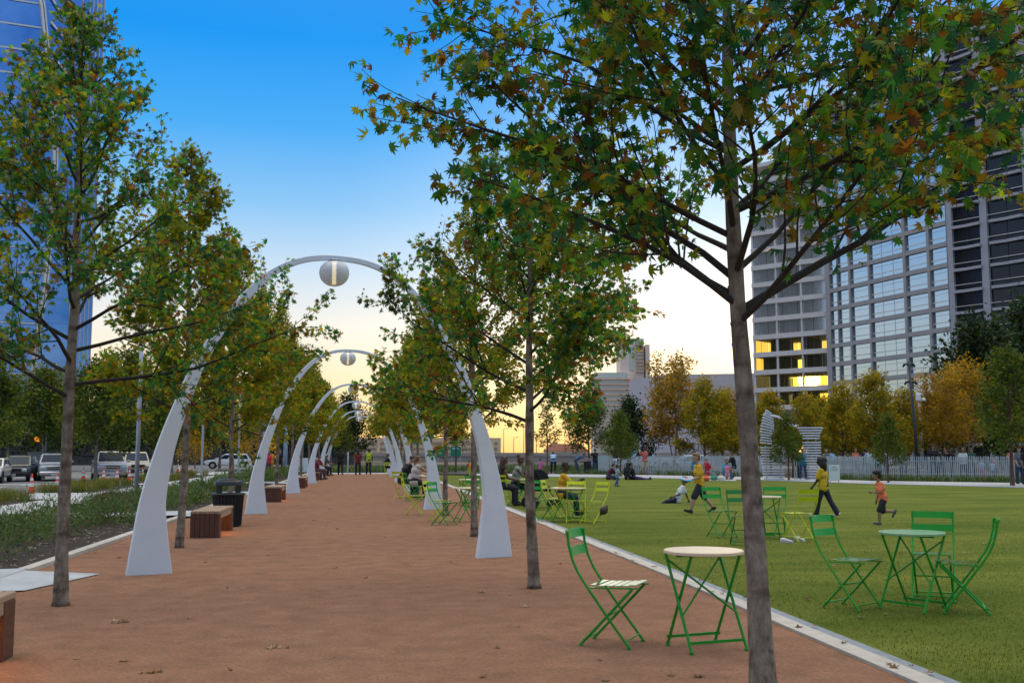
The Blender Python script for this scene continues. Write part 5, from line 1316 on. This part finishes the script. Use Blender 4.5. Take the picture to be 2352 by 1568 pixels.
def person(label, p, rz, H=1.7, skin_='light', hair='brown', hairstyle='short', top=(.3, .3, .3), bottom=(.05, .06, .09), shoes=(.02, .02, .02),
           lean=0, thigh=(0, 0), knee=(0, 0), splay=6, arm=((0, 8, 15), (0, 8, 15)), sit=None, sleeve='short', leg='long', head=(0, 0), tilt=0, child=0.0, build_=1.0, vox=.012, cat='person', dress=None, group=None, feet_z=None, cap=None, bag=None, stripes=None, thin=1.0):
    """y forward, x right. angles in degrees: thigh/knee (left,right), arm ((pitch, out, elbow) left, right); lean of the torso forward."""
    t = thing('person', label, cat, p, rz, group)
    hs = 1 + .32 * child                       # children have bigger heads
    S_ = H; ln = R(lean); td = Vector((0, math.sin(ln), math.cos(ln))); fw_ = Vector((0, math.cos(ln), -math.sin(ln)))
    leg_l = .245 * (1 - .10 * child); tor = .30 * (1 - .02 * child)
    pel = Vector((0, 0, 0)); che = pel + td * tor * .62 * S_; nek = pel + td * tor * 1.02 * S_; 
    hd = nek + (td * .105 * hs + fw_ * .018) * S_
    J = {}
    for i, sx in enumerate((-1, 1)):
        hip = pel + Vector((sx * .052 * S_ * build_, 0, -.02 * S_)); a = R(thigh[i]); sp_ = R(splay)
        kd = Vector((sx * math.sin(sp_), math.sin(a) * math.cos(sp_), -math.cos(a) * math.cos(sp_)))
        kn = hip + kd * leg_l * S_; a2 = R(thigh[i] - knee[i]); sd = Vector((sx * math.sin(sp_) * .4, math.sin(a2), -math.cos(a2))).normalized()
        an = kn + sd * leg_l * .97 * S_
        pf = R(thigh[i] - knee[i]) * .75; fd = Vector((sx * .12, math.cos(pf), math.sin(pf))).normalized() if True else None
        toe = an + (fd * .105 + sd * .022) * S_; heel = an + (-fd * .022 + sd * .026) * S_
        sh = pel + td * tor * .92 * S_ + Vector((sx * .098 * S_ * build_ * (1 - .08 * child), 0, 0)); q, o_, eb = arm[i]; ap_, ao = R(q), R(o_)
        ud = Vector((sx * math.sin(ao), math.sin(ap_) * math.cos(ao), -math.cos(ap_) * math.cos(ao)))
        el = sh + ud * .168 * S_; ap2 = R(q + eb); ld = Vector((sx * math.sin(ao) * .35, math.sin(ap2), -math.cos(ap2))).normalized()
        wr_ = el + ld * .142 * S_
        J[i] = dict(hip=hip, kn=kn, an=an, toe=toe, heel=heel, sh=sh, el=el, wr=wr_, ld=ld, fd=fd, sd=sd)
    low = min(min(J[i]['heel'].z, J[i]['toe'].z) for i in (0, 1)) - .022 * S_
    dz = -low if sit is None else sit + .085 * S_ * build_
    if feet_z is not None: dz += feet_z
    up = Vector((0, 0, dz))
    pel, che, nek, hd = pel + up, che + up, nek + up, hd + up
    for i in J:
        for k in ('hip', 'kn', 'an', 'toe', 'heel', 'sh', 'el', 'wr'): J[i][k] = J[i][k] + up
    yaw, pit = R(head[0]), R(head[1]); Mh = Matrix.Rotation(yaw, 3, 'Z') @ Matrix.Rotation(-ln * .5 - pit, 3, 'X') @ Matrix.Rotation(R(tilt), 3, 'Y')
    hp = lambda x, y, z: hd + Mh @ (Vector((x, y, z)) * S_ * hs)
    b_ = build_ * S_ * thin
    body = Caps()
    # head: skull, jaw, nose, ears, brow, neck
    body.mb.add([hp(*v) for v in MB().ball((0, -.004, .012), (.044, .053, .056), 16, 12).v], MB().ball((0, 0, 0), (1, 1, 1), 16, 12).f)
    body.mb.add([hp(*v) for v in MB().ball((0, .014, -.022), (.034, .036, .042), 14, 10).v], MB().ball((0, 0, 0), (1, 1, 1), 14, 10).f)
    body.c(hp(0, .046, .010), hp(0, .060, -.012), .006 * S_, .0095 * S_); body.c(hp(-.024, .042, .018), hp(.024, .042, .018), .009 * S_)
    body.c(hp(-.012, .043, -.036), hp(.012, .043, -.036), .0085 * S_)
    for sx in (-1, 1): body.c(hp(sx * .046, -.004, .010), hp(sx * .045, -.002, -.012), .010 * S_, .007 * S_)
    body.c(nek - td * .02 * S_, hp(0, -.006, -.03), .031 * b_ * .98, .028 * S_)
    # trunk
    def trunk(cp, g=0.0, low_=True):
        cp.c(che + Vector((-.045 * b_, 0, .01)), che + Vector((.045 * b_, 0, .01)), .066 * b_ + g); cp.c(pel + td * tor * .9 * S_ + Vector((-.085 * b_, 0, 0)), pel + td * tor * .9 * S_ + Vector((.085 * b_, 0, 0)), .038 * b_ + g)
        cp.c(pel + td * .28 * tor * S_ + Vector((-.035 * b_, 0, 0)), pel + td * .28 * tor * S_ + Vector((.035 * b_, 0, 0)), .060 * b_ + g); cp.c(pel + td * .28 * tor * S_, che, .066 * b_ + g, .070 * b_ + g); cp.c(che, nek - td * .035 * S_, .060 * b_ + g, .034 * b_ + g)
        if low_: cp.c(pel + Vector((-.042 * b_, 0, 0)), pel + Vector((.042 * b_, 0, 0)), .062 * b_ + g)
    trunk(body)
    for i, sx in enumerate((-1, 1)):
        j = J[i]
        body.c(j['hip'], j['kn'], .050 * b_, .036 * b_).c(j['kn'], j['kn'] + (j['an'] - j['kn']) * .35, .034 * b_, .036 * b_).c(j['kn'] + (j['an'] - j['kn']) * .35, j['an'], .036 * b_, .021 * b_)
        body.c(j['heel'], j['toe'], .022 * S_, .018 * S_).c(j['an'], j['heel'] + j['fd'] * .03 * S_, .022 * S_)
        body.c(j['sh'], j['el'], .031 * b_, .024 * b_).c(j['el'], j['wr'], .024 * b_, .0155 * b_)
        # hand: palm, four unequal bent fingers, thumb from the side
        ld = j['ld']; side = Vector((sx, 0, 0)); side = (side - ld * side.dot(ld)).normalized(); pn = ld.cross(side).normalized()
        if pn.y < 0: pn = -pn                      # palm breadth runs fore-aft
        wr_ = j['wr']; pm = wr_ + ld * .044 * S_; fr_ = max(.0052 * S_, vox * .62)
        for k in (-1, 0, 1): body.c(wr_ + pn * k * .006 * S_, pm + pn * k * .013 * S_, .0105 * S_, .0095 * S_)
        for k, fl in zip((-1.5, -.5, .5, 1.5), (.036, .044, .047, .041)):
            a_ = pm + pn * k * .0098 * S_; m_ = a_ + ld * fl * .55 * S_ + pn * k * .0015 * S_ - side * .004 * S_; body.c(a_, m_, fr_, fr_ * .95, 8).c(m_, m_ + (ld * .8 - side * .55).normalized() * fl * .5 * S_, fr_ * .95, fr_ * .8, 8)
        tb_ = wr_ + ld * .016 * S_ + pn * .014 * S_; body.c(tb_, tb_ + (ld * .6 + pn * .75).normalized() * .028 * S_, fr_ * 1.2, fr_, 8).c(tb_ + (ld * .6 + pn * .75).normalized() * .028 * S_, tb_ + (ld * .6 + pn * .75).normalized() * .028 * S_ + (ld * .95 + pn * .2).normalized() * .02 * S_, fr_, fr_ * .85, 8)
        j['palm'] = pm
    bo = body.mb.build('body', [skin(skin_), m_eye, m_lip], t); fuse(bo, vox, 3)
    PENDING[-1] = (bo, [(hp(sx * .019, .050, .012), .0085 * S_ * hs, 1) for sx in (-1, 1)] + [(hp(x, .052, -.034), .0085 * S_ * hs, 2) for x in (-.01, 0, .01)])
    t['_hands'] = 0
    # shirt
    g = .011 * S_
    if dress is None:
        sh_ = Caps(); trunk(sh_, g, True)
        if hairstyle != 'none': sh_.c(pel + td * .1 * S_ * tor + Vector((-.045 * b_, 0, 0)), pel + Vector((.045 * b_, 0, -.025 * S_)), .062 * b_ + g, .062 * b_ + g)
        sh_.c(pel + Vector((-.045 * b_, 0, -.025 * S_)), pel + Vector((.045 * b_, 0, -.025 * S_)), .062 * b_ + g)
        for i in (0, 1):
            j = J[i]
            if sleeve == 'short': sh_.c(j['sh'], j['sh'].lerp(j['el'], .72), .036 * b_ + g * .8, .034 * b_ + g)
            elif sleeve == 'long': sh_.c(j['sh'], j['el'], .033 * b_ + g, .027 * b_ + g * .8).c(j['el'], j['el'].lerp(j['wr'], .93), .027 * b_ + g * .8, .020 * b_ + g * .7)
        fuse(sh_.mb.build('shirt', fabric(top) if stripes is None else stripes, t), max(vox, .012), 5)
    tr = Caps()
    gl = .009 * S_
    tr.c(pel + Vector((-.042 * b_, 0, .01)), pel + Vector((.042 * b_, 0, .01)), .064 * b_ + gl)
    for i in (0, 1):
        j = J[i]
        if leg == 'long': tr.c(j['hip'], j['kn'], .053 * b_ + gl, .038 * b_ + gl).c(j['kn'], j['kn'].lerp(j['an'], .96), .038 * b_ + gl, .027 * b_ + gl * 1.3)
        elif leg == 'flare': tr.c(j['hip'], j['kn'], .053 * b_ + gl, .036 * b_ + gl).c(j['kn'], j['kn'].lerp(j['an'], 1.0), .036 * b_ + gl, .040 * b_ + gl)
        else: tr.c(j['hip'], j['hip'].lerp(j['kn'], .98), .056 * b_ + gl, .050 * b_ + gl)
    if dress is not None:
        tr.c(pel + td * .2 * tor * S_, pel + Vector((0, 0, -.16 * S_)), .07 * b_, .095 * b_); trunk(tr, g * .8)
    fuse(tr.mb.build('trousers' if dress is None else 'dress', fabric(bottom if dress is None else dress), t), max(vox, .012), 4)
    for i in (0, 1):
        j = J[i]; s_ = Caps(); s_.c(j['heel'], j['toe'], .027 * S_, .0225 * S_).c(j['an'], j['heel'] + j['fd'] * .035 * S_, .026 * S_, .026 * S_).c(j['heel'], j['heel'] + j['fd'] * .06 * S_, .026 * S_)
        fuse(s_.mb.build('shoe', fabric(shoes), t), max(vox, .011), 3)
    # hair
    if hairstyle != 'none':
        h = Caps(); hb = MB().ball((0, 0, 0), (1, 1, 1), 16, 12)
        def he(c_, r3): h.mb.add([hp(c_[0] + v[0] * r3[0], c_[1] + v[1] * r3[1], c_[2] + v[2] * r3[2]) for v in hb.v], hb.f)
        he((0, -.014, .026), (.048, .052, .052))
        if hairstyle != 'shaved': he((0, .010, .050), (.040, .042, .026)); he((0, -.034, -.006), (.040, .028, .040))
        if hairstyle == 'fluffy': he((0, -.018, .040), (.062, .064, .056)); he((0, -.035, .005), (.058, .05, .055))
        if hairstyle == 'long':
            he((0, -.036, -.02), (.055, .040, .07)); h.c(hp(-.03, -.045, -.04), hp(-.03, -.055, -.17), .030 * S_, .022 * S_).c(hp(.03, -.045, -.04), hp(.03, -.055, -.17), .030 * S_, .022 * S_).c(hp(0, -.05, -.04), hp(0, -.06, -.18), .032 * S_, .024 * S_)
            for sx in (-1, 1): h.c(hp(sx * .045, -.005, .02), hp(sx * .05, -.01, -.10), .020 * S_, .018 * S_)
        if hairstyle == 'big':
            he((0, -.022, .020), (.080, .078, .075)); he((-.03, -.045, -.045), (.055, .045, .075)); he((.03, -.045, -.045), (.055, .045, .075)); he((0, -.05, -.09), (.060, .040, .06))
            for sx in (-1, 1): he((sx * .062, -.008, -.03), (.024, .03, .07))
        if hairstyle == 'bun': he((0, -.055, .075), (.038, .036, .036)); he((0, -.03, .01), (.048, .036, .05))
        if hairstyle == 'pony': he((0, -.054, .02), (.020, .02, .02)); h.c(hp(0, -.062, .02), hp(0, -.078, -.05), .018 * S_, .022 * S_).c(hp(0, -.078, -.05), hp(0, -.066, -.16), .022 * S_, .008 * S_)
        fuse(h.mb.build('hair', mat('hair_' + hair, HAIRC[hair], .55, noise=.2, scale=30), t), max(vox * .8, .010), 2)
    if cap:
        c_ = MB(); hb = MB().ball((0, 0, 0), (1, 1, 1), 16, 12); c_.add([hp(v[0] * .052, -.010 + v[1] * .060, .036 + max(v[2], -.1) * .044) for v in hb.v], hb.f); c_.add([hp(v[0] * .036, .052 + v[1] * .04, .034 + v[2] * .007) for v in hb.v], hb.f); c_.build('cap', fabric(cap), t, True)
    if bag:
        c_ = Caps(); cc = che - fw_ * .105 * S_; c_.e(cc - td * .02 * S_, (.075 * S_, .05 * S_, .11 * S_)); c_.mb.build('backpack', fabric(bag), t, True)
    t['_h0'] = tuple(J[0]['palm']); t['_h1'] = tuple(J[1]['palm'])
    return t
def face_to(p, q): d = Vector(q) - Vector(p); return math.atan2(-d.x, d.y)
VR = -YAW                                   # rotation that looks straight away from the viewpoint
def towards_right(off=0): return VR - math.pi / 2 + R(off)
def towards_left(off=0): return VR + math.pi / 2 + R(off)
def away(off=0): return VR + R(off)
def facing(off=0): return VR + math.pi + R(off)
YEL = (.62, .34, .012)
z6 = zq(1480, 1080, 6.19)
# boy with the disc
pb = G(1608, 1178)
boy = person('boy in yellow shirt and dark shorts striding left with a disc', pb, towards_left(8), 1.46, 'light', 'blond', 'short', YEL, (.018, .022, .03), (.02, .02, .022), lean=5, thigh=(30, -26), knee=(14, 14), arm=((8, 10, 62), (-34, 12, 16)), leg='shorts', child=.45, vox=.009, splay=3)
def hand_w(t, i): return Matrix.Translation(t.location) @ Matrix.Rotation(t.rotation_euler.z, 4, 'Z') @ Vector(t['_h%d' % i])
h = hand_w(boy, 0)
dsk = thing('flying_disc', 'colourful red white and blue disc in the hand of the striding boy', 'frisbee', h + Vector((-.07, 0, .03)), VR); dsk.rotation_euler = (R(12), R(6), VR)
mb = MB(); mb.lathe([(.001, .03), (.10, .03), (.14, .022), (.16, .0), (.15, -.005), (.135, .014), (.001, .02)], n=28, cap=False); mb.build('disc_body', mat('disc_blue', (.10, .35, .62), .35), dsk, True)
MB().lathe([(.001, .033), (.07, .033)], n=24, cap=False).build('centre_print', mat('disc_red', (.55, .03, .05), .4), dsk); MB().lathe([(.075, .0335), (.1, .0325)], n=24, cap=False).build('ring_print', mat('disc_white', (.7, .7, .7), .4), dsk)
person('girl with big dark hair, yellow shirt and dark flared trousers walking by the lime chair', G(1893, 1188), towards_left(-38), 1.34, 'dark', 'black', 'big', (.55, .36, .012), (.012, .016, .028), (.6, .6, .6), lean=2, thigh=(16, -22), knee=(4, 8), arm=((14, 10, 22), (-12, 10, 12)), leg='flare', child=.4, vox=.009, splay=4, head=(22, 0))
person('small boy in orange shirt and black shorts running left', G(2030, 1204), towards_left(4), 1.10, 'tan', 'black', 'fluffy', (.80, .19, .09), (.014, .014, .016), (.10, .10, .11), lean=13, thigh=(26, -4), knee=(22, 84), arm=((16, 10, 78), (-8, 9, 20)), leg='shorts', child=.85, vox=.008, splay=3)
person('boy in white shirt and dark jeans reclining on the grass', G(1556, 1154) + Vector((0, 0, -.012)), towards_left(-6), 1.40, 'brown', 'black', 'short', (.62, .64, .66), (.012, .020, .042), (.012, .012, .014), lean=-24, thigh=(82, 64), knee=(22, 62), arm=((28, 14, 40), (-30, 20, 10)), sit=.0, child=.45, vox=.009, splay=10, head=(-10, 4))
ps = z5(985, 1290) + Vector((0, 0, -.012))
person('boy in yellow shirt sitting at the round table with crossed arms', ps, towards_right(2), 1.42, 'dark', 'black', 'shaved', YEL, (.012, .016, .030), (.02, .02, .02), lean=8, thigh=(82, 76), knee=(78, 70), arm=((46, 2, 62), (44, 2, 66)), sit=.45, child=.4, vox=.009, splay=4, head=(0, 4))
# the two women
person('woman with long auburn hair in a black top, seated beside the nearest right arch foot', z5(75, 1105) + Vector((0, 0, -.012)), towards_right(10), 1.66, 'brown', 'auburn', 'long', (.012, .012, .014), (.015, .018, .028), lean=6, thigh=(84, 80), knee=(86, 80), arm=((24, 6, 50), (24, 6, 50)), sit=.45, sleeve='none', vox=.011, splay=5)
person('woman with a hair bun in a patterned top, seated at the dark green table', z5(285, 1090) + Vector((0, 0, -.012)), towards_right(-12), 1.66, 'brown', 'auburn', 'bun', (.42, .43, .40), (.016, .020, .035), lean=12, thigh=(84, 80), knee=(88, 84), arm=((40, 6, 52), (40, 6, 52)), sit=.45, sleeve='none', vox=.011, splay=5, head=(0, 6),
       stripes=mat('patterned_cloth', (.06, .07, .06), .85, color2=(.6, .6, .56), scale=34))
# couple
person('man in black shirt hunched on a lime chair at the path edge', z4b(330, 990), towards_right(28), 1.78, 'light', 'brown', 'shaved', (.008, .008, .010), (.012, .012, .016), lean=26, thigh=(82, 78), knee=(80, 74), arm=((40, 4, 46), (40, 4, 46)), sit=.45, vox=.011, splay=7, head=(0, 14))
person('woman with blonde ponytail in a pale top, seated beside the man in black', G(951, 1147), towards_right(30), 1.66, 'light', 'blond', 'pony', (.55, .50, .46), (.012, .014, .022), lean=10, thigh=(84, 80), knee=(82, 80), arm=((50, 10, 20), (56, 8, 98)), sit=.45, sleeve='none', vox=.011, splay=5)
person('person in navy sitting far down at the path end', G(887, 1091), towards_right(30), 1.75, 'light', 'brown', 'short', (.012, .016, .030), (.02, .02, .03), lean=8, thigh=(82, 80), knee=(80, 80), arm=((30, 6, 50), (30, 6, 50)), sit=.45, vox=.014, sleeve='long')
# walkers on the path
person('person in all black walking away at the path end', G(781.8, 1090), away(4), 1.68, 'brown', 'black', 'short', (.010, .010, .012), (.012, .013, .018), lean=3, thigh=(12, -12), knee=(4, 10), arm=((-6, 12, 40), (6, 12, 50)), vox=.013)
person('woman in a dark red top at the path end, one arm held out', G(822, 1090.5), away(0), 1.68, 'brown', 'brown', 'long', (.20, .022, .030), (.012, .013, .020), lean=2, thigh=(6, -6), knee=(2, 6), arm=((-4, 40, 8), (8, 12, 30)), vox=.013, sleeve='none')
person('person in a lime yellow vest at the path end', G(846.4, 1089), away(-4), 1.72, 'dark', 'black', 'shaved', (.42, .55, .02), (.014, .018, .05), lean=2, thigh=(5, -5), knee=(2, 6), arm=((-2, 14, 14), (6, 12, 14)), vox=.013, sleeve='none')
person('person in dark red seated on the fifth bench', Vector((-2.66, 59.4, 0)), towards_right(-20), 1.68, 'tan', 'brown', 'short', (.16, .03, .04), (.10, .05, .05), lean=14, thigh=(84, 82), knee=(80, 84), arm=((36, 6, 44), (36, 6, 44)), sit=.46, vox=.014)
person('person with pale cap seated on the farthest bench', Vector((-2.66, 70.2, 0)), towards_right(-20), 1.68, 'tan', 'brown', 'short', (.05, .07, .07), (.02, .02, .03), lean=14, thigh=(84, 82), knee=(80, 84), arm=((36, 6, 44), (36, 6, 44)), sit=.46, vox=.014, cap=(.5, .5, .5))
person('woman in red top standing behind the bed beside the pale blue column', vpos(617, 77, -.1), facing(30), 1.66, 'light', 'black', 'long', (.62, .03, .06), (.03, .05, .08), arm=((20, 10, 70), (10, 14, 30)), vox=.013)
person('person in orange standing behind the woman in red', vpos(623, 79, -.1), away(20), 1.74, 'tan', 'brown', 'short', (.62, .24, .03), (.45, .22, .05), arm=((6, 10, 30), (6, 10, 30)), vox=.013)
person('man in dark clothes behind the white barrier', vpos(644, 86, -.1), facing(0), 1.8, 'light', 'brown', 'short', (.010, .010, .014), (.012, .012, .016), vox=.013)
# far side of the lawn
person('seated man in maroon on the far grass', G(1397, 1101), towards_right(10), 1.72, 'light', 'black', 'short', (.085, .012, .030), (.03, .04, .09), lean=24, thigh=(100, 90), knee=(100, 40), arm=((46, 6, 30), (46, 6, 30)), sit=.0, sleeve='long', vox=.013)
person('toddler in striped shirt and jeans walking on the far grass', G(1418, 1117), towards_right(20), .94, 'brown', 'black', 'shaved', (.3, .4, .42), (.05, .10, .22), (.1, .1, .1), thigh=(10, -14), knee=(4, 14), arm=((20, 14, 30), (20, 14, 30)), child=1.0, vox=.010, stripes=None)
person('dark clothed person seated on the far grass beside the toddler', G(1442, 1101), away(-20), 1.7, 'tan', 'black', 'long', (.012, .013, .016), (.012, .013, .018), lean=6, thigh=(96, 90), knee=(70, 60), arm=((20, 10, 20), (20, 10, 20)), sit=.0, sleeve='long', vox=.013)
person('second dark clothed person of the seated pair, reclining with purple trousers', G(1456, 1101), towards_right(0), 1.7, 'tan', 'black', 'short', (.014, .013, .016), (.035, .02, .09), lean=-14, thigh=(84, 80), knee=(6, 4), arm=((-30, 14, 10), (-30, 14, 10)), sit=.0, sleeve='long', vox=.013)
person('standing man in coral shirt and khaki shorts with raised hands', G(1482, 1090.5), away(10), 1.8, 'light', 'brown', 'short', (.48, .10, .08), (.42, .38, .26), (.05, .03, .03), thigh=(4, -4), arm=((70, 10, 70), (70, 10, 70)), leg='shorts', vox=.013)
person('grey haired man in red shirt sitting with legs stretched at the far lawn edge', G(1626, 1100), towards_right(20), 1.74, 'light', 'grey', 'short', (.45, .02, .03), (.22, .24, .26), (.7, .16, .14), lean=-8, thigh=(74, 70), knee=(30, 24), arm=((30, 10, 60), (30, 10, 60)), sit=.25, vox=.013, leg='shorts')
person('person in blue kneeling behind the striding boy', G(1592, 1099), towards_right(0), 1.6, 'light', 'brown', 'short', (.04, .24, .42), (.05, .10, .12), lean=10, thigh=(70, 60), knee=(120, 110), arm=((40, 6, 40), (40, 6, 40)), vox=.013)
person('woman in turquoise shirt sitting at the picnic spot left of the closest trunk', G(1665, 1101), facing(20), 1.66, 'light', 'auburn', 'short', (.03, .28, .40), (.04, .09, .18), lean=14, thigh=(86, 80), knee=(70, 76), arm=((40, 8, 40), (40, 8, 40)), sit=.22, vox=.013)
person('small child in pink standing at the picnic spot', G(1671, 1104), away(-20), 1.0, 'light', 'blond', 'short', (.70, .22, .38), (.62, .30, .36), (.5, .5, .5), arm=((30, 14, 20), (30, 14, 20)), child=1.0, leg='shorts', vox=.010)
person('person in black with one arm reaching out by the closest trunk', G(1687, 1101), towards_left(10), 1.64, 'light', 'auburn', 'short', (.012, .013, .02), (.08, .10, .10), lean=12, thigh=(60, 50), knee=(90, 90), arm=((84, 8, 6), (30, 8, 30)), vox=.013)
t = tag(MB().poly([(G(u, v).x, G(u, v).y) for u, v in ((1606, 1103), (1692, 1104.5), (1688, 1100), (1610, 1099))], -.008, .018).build('picnic_blanket', fabric((.40, .42, .40))), 'pale picnic blanket on the far grass left of the closest trunk', 'blanket')
for u, v, c_, lab in ((1622, 1104, (.70, .15, .06), 'orange bag on the picnic blanket'), (1640, 1103, (.05, .25, .16), 'green bag on the picnic blanket'), (1656, 1103, (.6, .6, .58), 'white bag on the picnic blanket')):
    b = MB().ball((0, 0, .13), (.22, .16, .14), 14, 8); b.tube([(-.1, 0, .24), (-.06, 0, .33), (.06, 0, .33), (.1, 0, .24)], .014, 6); o = b.build('picnic_bag', fabric(c_), None, True, G(u, v)); tag(o, lab, 'bag')
person('little girl in pink dress far across the lawn', G(1241, 1086), away(10), 1.05, 'light', 'brown', 'short', (.6, .2, .4), dress=(.75, .16, .42), leg='shorts', child=.9, vox=.011)
person('man in light blue shirt bending forward far across the lawn', G(1271, 1086.5), away(0), 1.78, 'light', 'brown', 'short', (.34, .50, .68), (.014, .018, .035), lean=48, thigh=(8, 2), arm=((20, 8, 20), (20, 8, 20)), vox=.013, sleeve='long')
person('man in blue bending over the dark grill stand', G(1325, 1079) if False else Vector((P(1322, 1041, 82).x, P(1322, 1041, 82).y, 0)), towards_right(0), 1.78, 'light', 'brown', 'short', (.06, .14, .24), (.04, .08, .15), lean=58, thigh=(14, 4), knee=(6, 4), arm=((66, 6, 10), (60, 6, 16)), vox=.013)
person('person in dark top and jeans leaning at the left fence end', Vector((P(1367, 1041, 78).x, P(1367, 1041, 78).y, 0)), away(20), 1.74, 'tan', 'black', 'short', (.012, .014, .018), (.03, .07, .14), arm=((70, 10, 60), (60, 10, 60)), vox=.013)
person('tiny child in red and yellow at the far lawn edge', G(1077, 1089), facing(10), .95, 'brown', 'black', 'short', (.55, .06, .03), (.6, .5, .04), child=1.0, vox=.011)
# gateway
person('person in black standing in the slatted gateway', G(1828, 1098.5), facing(10), 1.70, 'brown', 'brown', 'short', (.010, .010, .011), (.010, .010, .012), thigh=(4, -2), arm=((4, 8, 30), (4, 10, 20)), sleeve='long', vox=.012)
person('woman in turquoise jumper and jeans in the slatted gateway', G(1845, 1101), facing(-6), 1.68, 'light', 'blond', 'short', (.012, .30, .48), (.035, .10, .21), (.5, .5, .5), thigh=(3, -3), arm=((2, 9, 14), (2, 9, 14)), sleeve='long', vox=.012)
# crowd behind the right fence
CR = [
 (1899, 67, 'grey shirted person bent forward behind the fence at the gateway', dict(skin_='light', hair='grey', top=(.16, .22, .26), lean=22), facing),
 (1913, 68, 'person in light blue bent forward behind the fence', dict(skin_='light', hair='brown', top=(.14, .34, .48), lean=24), away),
 (1965, 69, 'person in coral top behind the fence right of the board', dict(skin_='light', hair='blond', top=(.58, .18, .12)), facing),
 (1986, 70, 'person in dark blue behind the fence', dict(skin_='tan', hair='black', top=(.015, .022, .05)), away),
 (1996, 69, 'person in white and blue behind the fence, arm bent', dict(skin_='light', hair='brown', top=(.48, .58, .66), arm=((40, 10, 60), (10, 8, 20))), away),
 (2013, 70, 'person in sky blue with pale hat behind the fence', dict(skin_='light', hair='brown', top=(.12, .34, .55), cap=(.5, .6, .66)), away),
 (2026, 72, 'person in cyan shirt behind the fence left of the thin trunk', dict(skin_='tan', hair='black', top=(.10, .40, .50)), facing),
 (2035, 70, 'person in pale blue shirt behind the thin trunk at the fence', dict(skin_='light', hair='brown', top=(.40, .52, .62)), towards_left),
 (2070, 66, 'man in white shirt with dark backpack behind the fence', dict(skin_='tan', hair='black', top=(.62, .66, .70), bag=(.012, .014, .02)), towards_right),
 (2143, 66, 'person with navy cap in black behind the fence', dict(skin_='light', hair='black', top=(.010, .010, .012), cap=(.014, .02, .05), H=1.9, build_=1.15), facing),
 (2160, 67, 'broad person in black behind the fence', dict(skin_='light', hair='black', top=(.011, .011, .012), build_=1.2), away),
 (2186, 66, 'person in dark maroon with raised arm behind the fence', dict(skin_='tan', hair='black', hairstyle='long', top=(.04, .018, .026), arm=((96, 10, 60), (90, 14, 70))), towards_left),
 (2211, 64, 'woman in white shirt looking down behind the fence', dict(skin_='light', hair='blond', hairstyle='long', top=(.62, .66, .68), head=(0, 26), lean=8), facing),
 (2231, 65, 'woman with curly auburn hair in dark green behind the fence', dict(skin_='light', hair='auburn', hairstyle='fluffy', top=(.02, .08, .06)), facing),
 (2254, 63, 'child in light blue top and magenta trousers behind the fence', dict(skin_='light', hair='brown', top=(.25, .45, .60), bottom=(.45, .02, .22), H=1.15, child=.8), facing),
 (2278, 63, 'small child in pale blue behind the fence', dict(skin_='light', hair='brown', top=(.36, .50, .62), H=1.05, child=.9), away),
 (2284, 66, 'child in pink hood behind the fence', dict(skin_='light', hair='brown', top=(.5, .2, .26), H=1.3, child=.6), facing),
 (2322, 60, 'woman in coral behind the big green tree trunk', dict(skin_='light', hair='grey', top=(.5, .22, .22)), facing),
 (2340, 51, 'man in grey striped shirt and jeans standing right of the fence end', dict(skin_='light', hair='black', top=(.10, .13, .16), bottom=(.02, .04, .075), arm=((6, 10, 20), (10, 8, 30))), facing),
 (2356, 50, 'person in black cut off by the right edge', dict(skin_='tan', hair='black', top=(.012, .012, .014), bottom=(.02, .03, .06)), facing),
]
for i, (u, Z, lab, kw, fc) in enumerate(CR):
    kw = dict(dict(H=1.70, arm=((8, 9, 26), (4, 9, 16)), bottom=(.02, .03, .05), vox=.013), **kw)
    person(lab, Vector((P(u, 1041, Z).x, P(u, 1041, Z).y, 0)), fc((i * 37) % 40 - 20), group='people behind the picket fence', **kw)
# ------------------------------------------------------------------ fuse every figure's skin, then drop the modifiers
dg = bpy.context.evaluated_depsgraph_get()
for o, marks in PENDING:
    ev = o.evaluated_get(dg); me = bpy.data.meshes.new_from_object(ev)
    me.shade_smooth()
    if marks:
        n = len(me.polygons); c_ = np.empty(n * 3); me.polygons.foreach_get('center', c_); c_ = c_.reshape(-1, 3); mi = np.zeros(n, np.int32)
        for q, r_, k in marks: mi[np.linalg.norm(c_ - np.array(q), axis=1) < r_] = k
        me.polygons.foreach_set('material_index', mi)
    o.modifiers.clear(); o.data = me
for o in list(sc.objects):
    for k in ('_hands', '_h0', '_h1'):
        if k in o: del o[k]
print('objects', len(sc.objects), 'polys', sum(len(o.data.polygons) for o in sc.objects if o.type == 'MESH'))
